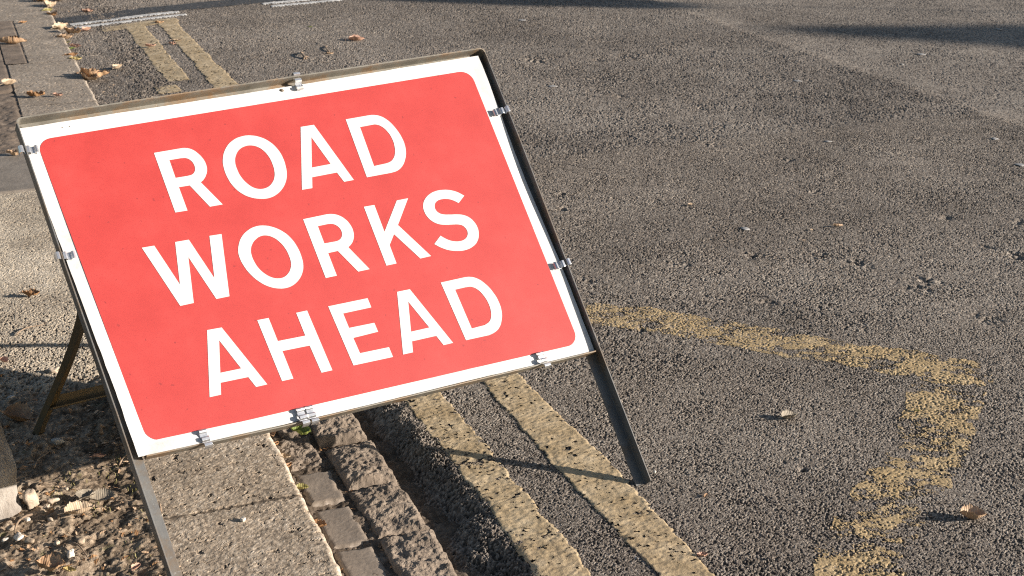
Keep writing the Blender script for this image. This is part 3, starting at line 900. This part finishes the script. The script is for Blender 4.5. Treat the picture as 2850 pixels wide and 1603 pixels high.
def leaf_me(L, wid, curl, fold, twist, seed, stalk=.25, lobes=0.0, crumple=.0, arch=0.0):
    n, m = 22, 11
    u = np.linspace(0, 1, n)[:, None] * np.ones((1, m))
    v = np.linspace(-1, 1, m)[None, :] * np.ones((n, 1))
    prof = np.sin(np.pi * u ** .8) ** .75 * (1 + lobes * np.sin(u * 25 + seed)) * (1 + .10 * np.sin(u * 61 + seed * 2))
    prof = np.maximum(prof, .0)
    wv_ = (.5 * wid * L) * prof
    wv_[0] *= 0
    a = v * curl                                  # curl across
    y = wv_ * np.where(abs(curl) > .05, np.sin(a) / (curl if abs(curl) > .05 else 1), v)
    z = wv_ * (1 - np.cos(a)) / max(abs(curl), .3) * np.sign(curl) * .9
    z = z + fold * np.abs(v) * wv_
    x = (u - .5) * L
    z = z + arch * L * (u - .5) ** 2 * 2 + twist * (u - .5) * y
    z = z + crumple * L * fbm(u * 5 + seed, v * 2.2 + seed, 800 + seed, 3) * 2
    y = y + crumple * L * fbm(u * 4 + seed, v * 2 + 9, 850 + seed, 2)
    z = z - z.min()
    X, Y, Z = x, y, z
    th = .0006
    gr = [(X, Y, Z + th, None, {}), (X[::-1], Y[::-1], Z[::-1], None, {})]
    # stalk: a thin bent rod
    st_ = np.linspace(0, 1, 7)[:, None] * np.ones((1, 6))
    an = np.linspace(0, 2 * np.pi, 6)[None, :] * np.ones((7, 1))
    r = .0009 + .0004 * st_
    cx = -.5 * L - st_ * stalk * L + .02 * L
    cy = .10 * L * st_ ** 2 * math.sin(seed)
    z0 = Z[0].mean()
    cz = np.maximum(z0 * (1 - .4 * st_) + .04 * L * np.sin(st_ * 2.2), .0012)
    gr.append((cx, cy + r * np.cos(an), cz + r * np.sin(an), None, {}))
    return grid_me('leaf', gr)
SHAPES = {}
def put_leaf(x, y, Lpx, rot, kind, shape, z, label, name='leaf', tilt=0.0, roll=0.0):
    p = gp(x, y, z)
    dist = float(np.linalg.norm(p - C))
    L = Lpx * K * dist / FPX
    wid, curl, fold, twist, crumple, arch, lobes = shape
    sd = rng.randint(1, 400)
    me = leaf_me(L, wid, curl, fold, twist, sd, .22 if L > .03 else .1, lobes, crumple, arch)
    o = link(name, me, LM[kind])
    o.location = Vector(p)
    o.rotation_euler = (math.radians(roll), math.radians(tilt), math.radians(rot))
    return tag(o, label, 'leaf', 'fallen autumn leaves')
FLAT = (.55, .5, .15, .3, .05, .25, .06)
CURL = (.7, 1.5, .1, .4, .07, .35, .08)
ROLLED = (.75, 2.4, .0, .3, .06, .2, .05)
FOLD = (.7, .5, .7, .2, .05, .3, .05)
CRUMP = (.8, 1.3, .2, .5, .13, .4, .10)
UPT = (.85, 1.1, .55, .5, .07, .5, .06)
WIDE = (1.05, .35, .30, .3, .05, .3, .05)
ZK, ZR, ZG = .006, -.010, -.026
LEAVES = [
 (59, 58, 20, 40, 'brown', CURL, ZK, 'small brown curled leaf alone on the far kerb stone'),
 (34, 111, 62, 5, 'orange', ROLLED, ZK, 'long rolled orange leaf lying along the paving joint at the left edge'),
 (25, 214, 40, 60, 'cream', FOLD, ZK, 'cream yellow leaf standing on the dirty pavement at the left edge'),
 (91, 243, 42, 10, 'brown', CRUMP, ZK, 'crumpled brown leaf on the joint between two grey kerb stones'),
 (146, 242, 27, -10, 'pink', CURL, ZK, 'small pinkish tan leaf right of the crumpled brown one on the kerb joint'),
 (108, 8, 46, 20, 'orange', CRUMP, ZR, 'orange leaf at the top of the row along the far kerb'),
 (128, 20, 44, 100, 'cream', CRUMP, ZR, 'pale cream leaf in the pile at the top of the far kerb'),
 (121, 30, 28, 60, 'olive', CURL, ZR, 'olive leaf in the pile at the top of the far kerb'),
 (146, 2, 39, 10, 'tan', CURL, ZR, 'tan leaf cut by the top edge beside the far kerb'),
 (130, 40, 31, 150, 'brown', CRUMP, ZR, 'brown leaf just below the pile at the top of the far kerb'),
 (152, 76, 44, 70, 'cream', CRUMP, ZR, 'pale upright leaf against the far kerb, topmost of the middle cluster'),
 (184, 86, 49, -25, 'orange', CRUMP, ZR, 'large orange crumpled leaf on the right of the middle cluster by the kerb'),
 (165, 98, 39, 20, 'tan', CURL, ZR, 'tan leaf in the middle of the cluster against the far kerb'),
 (161, 108, 33, 0, 'yellow', FLAT, ZR, 'yellow leaf at the bottom of the middle cluster by the kerb'),
 (190, 119, 33, -20, 'pink', CURL, ZR, 'small pink brown leaf a little right of the middle cluster'),
 (178, 124, 23, 40, 'green', FLAT, ZR, 'small green leaf under the middle cluster by the kerb'),
 (180, 143, 31, 30, 'brown', CURL, ZR, 'brown leaf between middle cluster and big orange cluster at the kerb foot'),
 (190, 152, 31, 10, 'yellow', CURL, ZR, 'pale yellow leaf close to the kerb foot below the brown one'),
 (219, 77, 26, 60, 'pink', FOLD, ZR, 'small peach leaf standing alone on dark asphalt left of the yellow bar'),
 (221, 30, 28, 10, 'pink', CURL, ZR, 'small pinkish leaf beyond the white strips on the far asphalt'),
 (305, 27, 18, 30, 'tan', CURL, ZR - .03, 'tiny tan leaf above the middle of the white strips'),
 (297, 173, 33, 75, 'cream', FOLD, ZR, 'upright cream leaf alone on the asphalt left of the inner yellow line'),
 (240, 197, 70, 5, 'orange', CRUMP, ZR, 'big bright orange leaf in front of the sign\'s top rail near the kerb'),
 (228, 203, 52, -30, 'tan', CRUMP, ZR, 'crumpled tan leaf under the big bright orange one'),
 (203, 190, 31, 80, 'brown', CURL, ZR, 'brown leaf against the kerb left of the big bright orange one'),
 (379, 118, 26, 5, 'pink', CURL, .0, 'pink leaf lying on the inner yellow line'),
 (434, 112, 18, 0, 'pink', CRUMP, -.004, 'small reddish leaf in the gap between the two yellow lines'),
 (401, 58, 22, 10, 'orange', CURL, .0, 'small orange leaf at the yellow bar near the far end'),
 (446, 102, 24, 15, 'cream', FLAT, .0, 'thin pale leaf on the left edge of the outer yellow line'),
 (600, 5, 34, 5, 'brown', CURL, -.05, 'brown leaf at the top edge between the two pairs of white strips'),
 (637, 25, 14, 60, 'tan', FOLD, -.02, 'small tan leaf just in front of the gap between the white strips'),
 (897, 104, 40, 10, 'pink', FOLD, -.003, 'tan leaf with dark hole alone on the road above the sign\'s top rail'),
 (830, 137, 20, 20, 'tan', CURL, -.003, 'small tan scrap beside a twig above the sign\'s top rail'),
 (780, 69, 11, 0, 'green', CURL, -.003, 'tiny dark green scrap on the open road above the sign'),
 (36, 391, 36, 5, 'tan', CRUMP, .006, 'tan crumpled leaf on the grey pavement strip by the sign\'s left corner'),
 (79, 746, 42, 5, 'brown', CRUMP, .004, 'brown crumpled leaf on the gritty pavement left of the sign'),
 (10, 911, 30, -35, 'pink', FOLD, .004, 'pinkish brown leaf cut by the left edge above the sign\'s shadow'),
 (2, 948, 16, 60, 'brown', CURL, .004, 'brown leaf tip at the left edge where the sign\'s shadow begins'),
 (44, 1060, 92, -32, 'brown', FOLD, .0, 'large orange brown leaf in the sign\'s shadow beside the tree foot'),
 (218, 1250, 46, 75, 'grey', WIDE, .010, 'left half of a dry grey leaf on the sunlit soil'),
 (258, 1258, 60, 15, 'grey', WIDE, .010, 'dry grey pleated leaf on the sunlit soil left of the front leg'),
 (201, 1292, 72, 30, 'cream', FOLD, .012, 'yellow toothed leaf with holes below the dry grey leaf'),
 (128, 1432, 74, -8, 'orange', CRUMP, .012, 'orange crumpled leaf at the bottom left corner'),
 (176, 1437, 34, -15, 'yellow', CURL, .010, 'yellow brown leaf right of the orange one at the bottom left corner'),
 (344, 1430, 30, 70, 'pink', FOLD, .006, 'small pinkish leaf left of the front leg at the bottom edge'),
 (250, 1150, 34, 10, 'pink', ROLLED, .006, 'rolled pink brown leaf at the lower edge of the sign\'s shadow'),
 (684, 1094, 44, -70, 'orange', FOLD, -.020, 'pale orange leaf tucked under the sign\'s bottom rail by the kerb edge'),
 (758, 1092, 58, -25, 'green', CRUMP, -.012, 'green leaf in front of the sign\'s bottom rail'),
 (693, 1120, 28, 60, 'brown', CURL, -.025, 'amber leaf wedged against the kerb below the pale orange one'),
 (716, 1153, 34, -8, 'cream', CURL, -.022, 'cream scalloped leaf on a sett against the kerb'),
 (724, 1176, 30, 60, 'brown', CURL, -.028, 'amber leaf wedged upright against the kerb under the cream one'),
 (760, 1231, 34, 5, 'olive', FOLD, -.024, 'olive leaf on the joint of two smooth setts'),
 (803, 1325, 42, -20, 'brown', CRUMP, -.024, 'fuzzy brown leaf at the kerb foot near the bottom edge'),
 (1986, 1053, 46, 22, 'grey', FOLD, .001, 'pale folded leaf casting a shadow in the middle of the open asphalt'),
 (2447, 1306, 62, -8, 'tan', UPT, .001, 'upturned brown leaf near the lower right corner'),
 (1767, 1399, 26, 10, 'pink', CRUMP, .001, 'crumpled pinkish scrap at the right edge of the outer yellow line'),
 (1776, 1247, 18, 60, 'orange', FLAT, .001, 'small orange brown scrap on asphalt right of the sign\'s foot'),
 (2108, 569, 26, 5, 'tan', ROLLED, .0, 'straw coloured stem bit on the open road at the right'),
 (1738, 515, 16, 40, 'cream', CURL, .0, 'small pale scrap on the road right of the sign\'s side rail'),
 (2042, 579, 10, 60, 'cream', CURL, .0, 'tiny cream scrap left of the straw coloured bit'),
 (2024, 605, 12, 10, 'cream', FLAT, .0, 'tiny cream sliver below the straw coloured bit'),
 (2308, 1035, 14, 5, 'olive', CURL, .002, 'tiny olive scrap on the faded zigzag marking'),
]
for a in LEAVES:
    put_leaf(*a)

# ------------------------------------------------------------------ twigs and pebbles
m_twig, nt, b = newmat('twig_bark')
nt.links.new(ramp(nt, noise(nt, 120, 4), [(.3, (.09, .06, .04)), (.7, (.26, .19, .13))]), b.inputs['Base Color'])
b.inputs['Roughness'].default_value = .85
def twig(x0, y0, x1, y1, z, r, label, bend=.1):
    a, b_ = gp(x0, y0, z), gp(x1, y1, z)
    d = b_ - a
    n_ = np.array([-d[1], d[0], 0])
    V, F = [], []
    m_ = 9
    for i in range(m_):
        w = i / (m_ - 1)
        c = a + d * w + n_ * bend * math.sin(w * 3.1) + np.array([0, 0, r * (1 + 2 * math.sin(w * 5))]) - a
        rr = r * (1 - .5 * w) * (1 + .2 * math.sin(w * 17))
        t_ = d / np.linalg.norm(d)
        u_ = np.array([-t_[1], t_[0], 0])
        for j in range(6):
            th = j / 6 * 2 * math.pi
            V.append(c + u_ * rr * math.cos(th) + np.array([0, 0, rr * math.sin(th)]))
    for i in range(m_ - 1):
        for j in range(6):
            F.append((i * 6 + j, i * 6 + (j + 1) % 6, i * 6 + 6 + (j + 1) % 6, i * 6 + 6 + j))
    F += [tuple(range(6))[::-1], tuple(range(6 * m_ - 6, 6 * m_))]
    o = link('twig', pyme('twig', V, F, True), m_twig)
    o.location = Vector(a)
    return tag(o, label, 'twig', 'fallen twigs')
twig(770, 150, 781, 126, -.002, .006, 'dark forked twig left of the tan scrap above the sign', .15)
twig(764, 151, 785, 142, -.002, .004, 'short cross twig at the foot of the dark forked twig', .05)
twig(829, 134, 837, 108, -.002, .004, 'dark upright twig beside the tan scrap above the sign', .1)
twig(40, 845, 118, 812, .004, .0022, 'thin brown twig across the gritty pavement', .08)
twig(80, 1297, 40, 1360, .01, .003, 'thin twig on the soil below the tree foot', -.15)
twig(86, 1180, 126, 1132, .0, .002, 'thin pale twig in the sign\'s shadow', .05)
twig(300, 1172, 362, 1128, .008, .0022, 'dry stalk at the lower edge of the sign\'s shadow', .1)
twig(255, 1095, 265, 1065, .004, .005, 'pale wood chip in the sign\'s shadow', .1)
twig(405, 1290, 402, 1262, .008, .003, 'upright stalk between soil and the front leg', .02)
twig(180, 1368, 222, 1402, .01, .0022, 'straw stalk on the soil near the bottom left', .05)
m_peb = {}
for k_, c0, c1 in (('pale', (.30, .235, .17), (.44, .36, .28)), ('brown', (.20, .15, .10), (.34, .27, .20)), ('grey', (.24, .22, .20), (.38, .36, .33)), ('white', (.42, .37, .31), (.60, .54, .47))):
    m, nt, b = newmat('pebble_' + k_)
    nt.links.new(ramp(nt, noise(nt, 130, 5, .7), [(.32, c0), (.68, c1)]), b.inputs['Base Color'])
    b.inputs['Roughness'].default_value = .8
    bump(nt, b, noise(nt, 260, 3), .5, .002)
    m_peb[k_] = m
def peb_geo(rx, ry, rz, seed, nu=14, nv=9):
    V, F = [], []
    for i in range(nv + 1):
        ph = math.pi * i / nv
        for j in range(nu):
            th = 2 * math.pi * j / nu
            x, y, z = math.sin(ph) * math.cos(th), math.sin(ph) * math.sin(th), math.cos(ph)
            r = 1 + .95 * float(fbm(np.array(x * 1.1 + z * .6 + seed), np.array(y * 1.1 + z * 1.3 + seed), 900 + seed, 2))
            r *= 1 / max(.72, abs(x * .8 + y * .5 + z * .3), abs(y * .9 - x * .4), abs(z))  * .85
            V.append((x * r * rx, y * r * ry, z * r * rz))
    for i in range(nv):
        for j in range(nu):
            F.append((i * nu + j, (i + 1) * nu + j, (i + 1) * nu + (j + 1) % nu, i * nu + (j + 1) % nu))
    return V, F
def pebble(x, y, wpx, hpx, kind, z, label, tall=.6, seed=1, rot=0):
    p = gp(x, y, z)
    d = float(np.linalg.norm(p - C))
    w = wpx * K * d / FPX / 2
    h = hpx * K * d / FPX / 2
    V, F = peb_geo(w, max(h, w * .6), h * tall, seed)
    o = link('pebble', pyme('pebble', V, F, True), m_peb[kind])
    o.location = Vector(p) + Vector((0, 0, h * tall * .45))
    o.rotation_euler = (0, 0, math.radians(rot))
    return tag(o, label, 'pebble', 'pebbles on soil and kerb')
PEB = [(79, 1270, 26, 50, 'pale', .004, 'pale upright stone on the soil right of the tree foot', 1.0),
 (131, 1262, 26, 18, 'pale', .006, 'pale stone on the soil between upright stone and grey leaf', .7),
 (118, 1276, 16, 12, 'pale', .006, 'smaller pale stone just left of and below its twin', .7),
 (48, 1354, 34, 20, 'white', .006, 'chalky white stone near the left edge of the soil', .7),
 (76, 1363, 30, 18, 'brown', .006, 'flat brown stone right of the chalky white stone', .6),
 (178, 1396, 18, 20, 'white', .008, 'small bright white chip near the bottom left', .9),
 (142, 1368, 14, 12, 'pale', .006, 'small pale stone in the middle of the lower soil', .8),
 (204, 1364, 24, 18, 'brown', .006, 'brown stone on the soil below the yellow leaf', .7),
 (68, 1307, 20, 10, 'white', .004, 'thin white chip under the upright stone', .6),
 (127, 1308, 14, 10, 'pale', .004, 'pale crumb right of the thin white chip', .7),
 (147, 1113, 30, 18, 'grey', .0, 'bluish grey stone in the sign\'s shadow', .8),
 (28, 1000, 20, 10, 'grey', .004, 'grey chip lying in the shadow on the gritty pavement', .5),
 (135, 935, 22, 26, 'pale', .003, 'pale grit lump on the pavement beside the rear leg', .5),
 (611, 1310, 16, 12, 'white', .003, 'white chip alone on the near kerb stone', 1.0),
 (1606, 1404, 26, 20, 'grey', -.003, 'flat grey blob between the two yellow lines at the bottom', .22),
 (1647, 1188, 7, 7, 'white', .001, 'tiny white chip right of the sign\'s foot', .8),
 (14, 1359, 16, 12, 'white', .004, 'white chip at the left edge of the soil', .7),
 (30, 1330, 18, 20, 'brown', .004, 'reddish brown lump at the left edge of the soil', .6),
 (166, 1230, 16, 10, 'pale', .006, 'pale crumb above the yellow leaf', .6)]
for i, (x, y, w, h, kd_, z, lab, tall) in enumerate(PEB):
    pebble(x, y, w, h, kd_, z, lab, tall, i + 3, i * 37)
# trodden chewing gum and pale specks on the carriageway
m_gum, nt, b = newmat('trodden_gum')
nt.links.new(ramp(nt, noise(nt, 60, 4), [(.3, (.17, .165, .16)), (.7, (.27, .265, .26))]), b.inputs['Base Color'])
b.inputs['Roughness'].default_value = .7
GUM = [(1314, 51, 18, 'pale gum spot near the top edge above the sign'), (2007, 202, 18, 'pale gum spot on the road below the tree shadow'), (2083, 356, 14, 'pale gum spot on the old asphalt left of the seam'), (2317, 134, 18, 'pale gum spot just under the dark tree shadow'),
       (2502, 349, 16, 'pale gum spot near the right edge above the seam'), (2568, 415, 24, 'pale gum spot cut by the right edge'), (2514, 72, 14, 'pale gum spot inside the dark tree shadow'), (1390, 216, 20, 'faint gum spot right of the sign\'s top corner'), (1875, 574, 20, 'faint gum spot in the middle of the road'), (2270, 160, 8, 'tiny gum spot beside the seam')]
for i, (x, y, w, lab) in enumerate(GUM):
    p = gp(x, y, .0)
    d = float(np.linalg.norm(p - C))
    r = w * K * d / FPX / 2
    s0, t0 = float(p[:2] @ KD), float(p[:2] @ PD)
    zz = float(road_base(np.array([[s0]]), np.array([[t0]]))[0][0, 0]) + .0022
    V, F = peb_geo(r, r * 1.1, .0022, 60 + i, 16, 7)
    o = link('chewing_gum', pyme('chewing_gum', V, F, True), m_gum)
    o.location = (p[0], p[1], zz)
    tag(o, lab, 'chewing gum', 'trodden gum spots on the road')

# ------------------------------------------------------------------ litter and tiny plants nobody could count
def scatter(name, n, area, zf, size, mat, label, seed, up=False):
    r = random.Random(seed)
    V, F = [], []
    for i in range(n):
        s_, t_ = area(r)
        z = zf(s_, t_) + .001
        c = W3(s_, t_, z)
        a = r.uniform(0, 6.28)
        L = r.uniform(*size)
        w = L * r.uniform(.25, .6)
        d = Vector((math.cos(a), math.sin(a), r.uniform(-.1, .35)))
        e = Vector((-math.sin(a), math.cos(a), r.uniform(-.4, .4)))
        if up:
            d = Vector((math.cos(a) * .5, math.sin(a) * .5, 1.0))
            w = L * .14
        k = len(V)
        mid = c + d * L * .5 + Vector((0, 0, L * r.uniform(0, .25)))
        tip = c + d * L
        V += [c - e * w * .3, c + e * w * .3, mid + e * w * .5, mid - e * w * .5, tip + e * w * .12, tip - e * w * .12]
        F += [(k, k + 1, k + 2, k + 3), (k + 3, k + 2, k + 4, k + 5)]
    return tag(link(name, pyme(name, V, F, False), mat), label, kind='stuff')
scatter('leaf_litter', 900, lambda r: (r.uniform(1.9, 3.45), r.uniform(-.35, .27)), soil_z, (.004, .016), LM['tan'], 'crumbled leaf scraps over the soil', 3)
scatter('leaf_litter', 500, lambda r: (r.uniform(1.9, 3.45), r.uniform(-.35, .27)), soil_z, (.005, .02), LM['brown'], 'dark leaf scraps over the soil', 4)
scatter('leaf_litter', 40, lambda r: (r.uniform(6.5, 10), .60 + abs(r.gauss(0, .07))), lambda s_, t_: -.010, (.006, .02), LM['tan'], 'crumbled leaf scraps along the foot of the far kerb', 6)
scatter('leaf_litter', 160, lambda r: (r.uniform(1.9, 3.3), r.choice([.572, .676, .676]) + r.gauss(0, .008)), lambda s_, t_: -.038, (.004, .014), LM['brown'], 'leaf scraps in the sett joints', 7)
def sprout_area(r):
    c = r.choice([(2.92, .20), (2.83, .24), (2.78, .16), (2.70, .245), (2.95, .12), (2.55, .2), (2.683, .30), (2.682, .33), (3.0, .22), (2.87, .08)])
    return c[0] + r.gauss(0, .03), c[1] + r.gauss(0, .012)
scatter('grass', 300, sprout_area, lambda s_, t_: soil_z(s_, t_) if t_ < .26 else -.006, (.003, .009), LM['olive'], 'tiny green sprouts in the soil by the front leg and kerb joint', 8, True)

# ------------------------------------------------------------------ tree foot at the left edge
m_bark, nt, b = newmat('bark')
c = ramp(nt, noise(nt, 14, 7, .7, (1, 1, .35)), [(.3, (.10, .085, .07)), (.5, (.20, .175, .15)), (.7, (.34, .31, .275))])
nt.links.new(c, b.inputs['Base Color'])
b.inputs['Roughness'].default_value = .9
bump(nt, b, noise(nt, 40, 6, .7, (1, 1, .4)), .9, .012)
tree = bpy.data.objects.new('tree', None)
COL.objects.link(tree)
TB = gp(-101, 1276, 0)
tree.location = Vector(TB)
tag(tree, 'foot of a street tree with grey bark at the left edge', 'tree')
n, mm = 90, 72
hz = np.concatenate([np.linspace(-.05, .5, 60), np.linspace(.55, 4.2, 30)])[:, None] * np.ones((1, mm))
an = np.linspace(0, 2 * np.pi, mm)[None, :] * np.ones((n, 1))
flare = np.exp(-np.maximum(hz, 0) / .10)
r = .112 - .009 * hz + flare * (.004 + .008 * np.cos(an * 5 + .3) ** 3 + .006 * np.cos(an * 3 + 1.0)) + .014 * np.exp(-((hz - .10) / .035) ** 2) * (.6 + .5 * np.cos(an * 2 + .5)) - .03 * ss(.13, .4, hz)
r = r * (1 + .16 * fbm(np.cos(an) * 3 + 5, hz * 6 + np.sin(an) * 3, 951, 4))
X, Y = r * np.cos(an) - .03 * hz, r * np.sin(an) + .02 * hz
link('trunk', grid_me('trunk', [(X, Y, hz, None, {})]), m_bark, tree)

def limb(V, F, a, b_, r0, r1, n=7, k=8):
    a, b_ = Vector(a), Vector(b_)
    d = (b_ - a).normalized()
    u = d.orthogonal().normalized()
    w = d.cross(u)
    o = len(V)
    for i in range(n):
        f_ = i / (n - 1)
        c = a.lerp(b_, f_) + u * .06 * (b_ - a).length * math.sin(f_ * 3.1)
        for j in range(k):
            th = 2 * math.pi * j / k
            V.append(c + (u * math.cos(th) + w * math.sin(th)) * (r0 + (r1 - r0) * f_))
    for i in range(n - 1):
        for j in range(k):
            F.append((o + i * k + j, o + i * k + (j + 1) % k, o + (i + 1) * k + (j + 1) % k, o + (i + 1) * k + j))
def foliage(n, fn, size, seed):
    r = random.Random(seed)
    V, F = [], []
    for i in range(n):
        c = Vector(fn(r))
        d = Vector((r.gauss(0, 1), r.gauss(0, 1), r.gauss(0, 1))).normalized()
        e = d.orthogonal().normalized()
        L = r.uniform(*size)
        k = len(V)
        V += [c, c + d * L * .5 + e * L * .3, c + d * L, c + d * L * .5 - e * L * .3]
        F.append((k, k + 1, k + 2, k + 3))
    return V, F
V, F = [], []
ends = []
r_ = random.Random(12)
for i in range(7):
    a = i * .9
    e = Vector((-.12 + math.cos(a) * r_.uniform(.7, 1.4), .08 + math.sin(a) * r_.uniform(.7, 1.4), r_.uniform(5.0, 6.4)))
    limb(V, F, (-.126 + .02 * math.cos(a), .084 + .02 * math.sin(a), 4.1), e, .045, .012)
    ends.append(e)
link('limbs', pyme('limbs', V, F, True), m_bark, tree)
def crown_fn(r):
    e = r.choice(ends)
    return (e.x + r.gauss(0, .38), e.y + r.gauss(0, .38), e.z + r.gauss(0, .4))
V, F = foliage(2600, crown_fn, (.06, .13), 21)
link('crown', pyme('crown', V, F), LM['olive'], tree)

# ------------------------------------------------------------------ across the road, outside the picture: what throws the long shadows
def far_tree(tip_s, tip_t, H, slope, wmax, label):
    k = H / math.tan(SUN_EL)
    hd = np.array([SUN.x, SUN.y]) / math.hypot(SUN.x, SUN.y)
    base2 = (KD * tip_s + PD * tip_t) + hd * k
    o = bpy.data.objects.new('poplar_tree', None)
    COL.objects.link(o)
    o.location = (base2[0], base2[1], 0)
    tag(o, label, 'tree')
    V, F = [], []
    limb(V, F, (0, 0, -.1), (0, 0, H * .93), .16, .02, 12)
    for i in range(26):
        z = 1.2 + (H - 2) * i / 26
        a = i * 2.4
        rr = min(wmax, slope * (H - z)) * .8
        limb(V, F, (0, 0, z), (rr * math.cos(a), rr * math.sin(a), z + rr * 1.3), .03, .008, 5, 6)
    link('trunk', pyme('trunk', V, F, True), m_bark, o)
    def fn(r):
        z = H - (H - 1.2) * r.random() ** 1.0
        rr = min(wmax, slope * (H - z) + .03) * math.sqrt(r.random())
        a = r.uniform(0, 6.28)
        return (rr * math.cos(a), rr * math.sin(a), z)
    V, F = foliage(30000, fn, (.10, .19), 31)
    link('crown', pyme('crown', V, F), LM['green'], o)
far_tree(6.88, 4.78, 6.2, .80, 1.1, 'slim tree across the road outside the photo')

# unseen tree added and shaped to throw the thin shadow along the top edge
hd = np.array([SUN.x, SUN.y]) / math.hypot(SUN.x, SUN.y)
b2 = (KD * 9.12 + PD * 2.45) + hd * (4.0 / math.tan(SUN_EL))
added_tree = bpy.data.objects.new('shadow_tree', None)
COL.objects.link(added_tree)
added_tree.location = (b2[0], b2[1], 0)
tag(added_tree, 'unseen thin stemmed tree added across the road to throw a shadow', 'tree')
V, F = [], []
limb(V, F, (0, 0, -.1), (0, 0, 3.75), .011, .007, 10)
for i in range(8):
    a = i * 2.4
    limb(V, F, (0, 0, 3.3 + i * .05), (.16 * math.cos(a), .16 * math.sin(a), 3.5 + i * .05), .008, .004, 4, 6)
link('trunk', pyme('trunk', V, F, True), m_bark, added_tree)
def yfn(r):
    z = r.uniform(3.38, 3.98)
    rr = .19 * math.sqrt(r.random()) * math.sin((z - 3.3) / .72 * math.pi) ** .5
    a = r.uniform(0, 6.28)
    return (rr * math.cos(a), rr * math.sin(a), z)
V, F = foliage(2600, yfn, (.05, .09), 33)
link('crown', pyme('crown', V, F), LM['green'], added_tree)
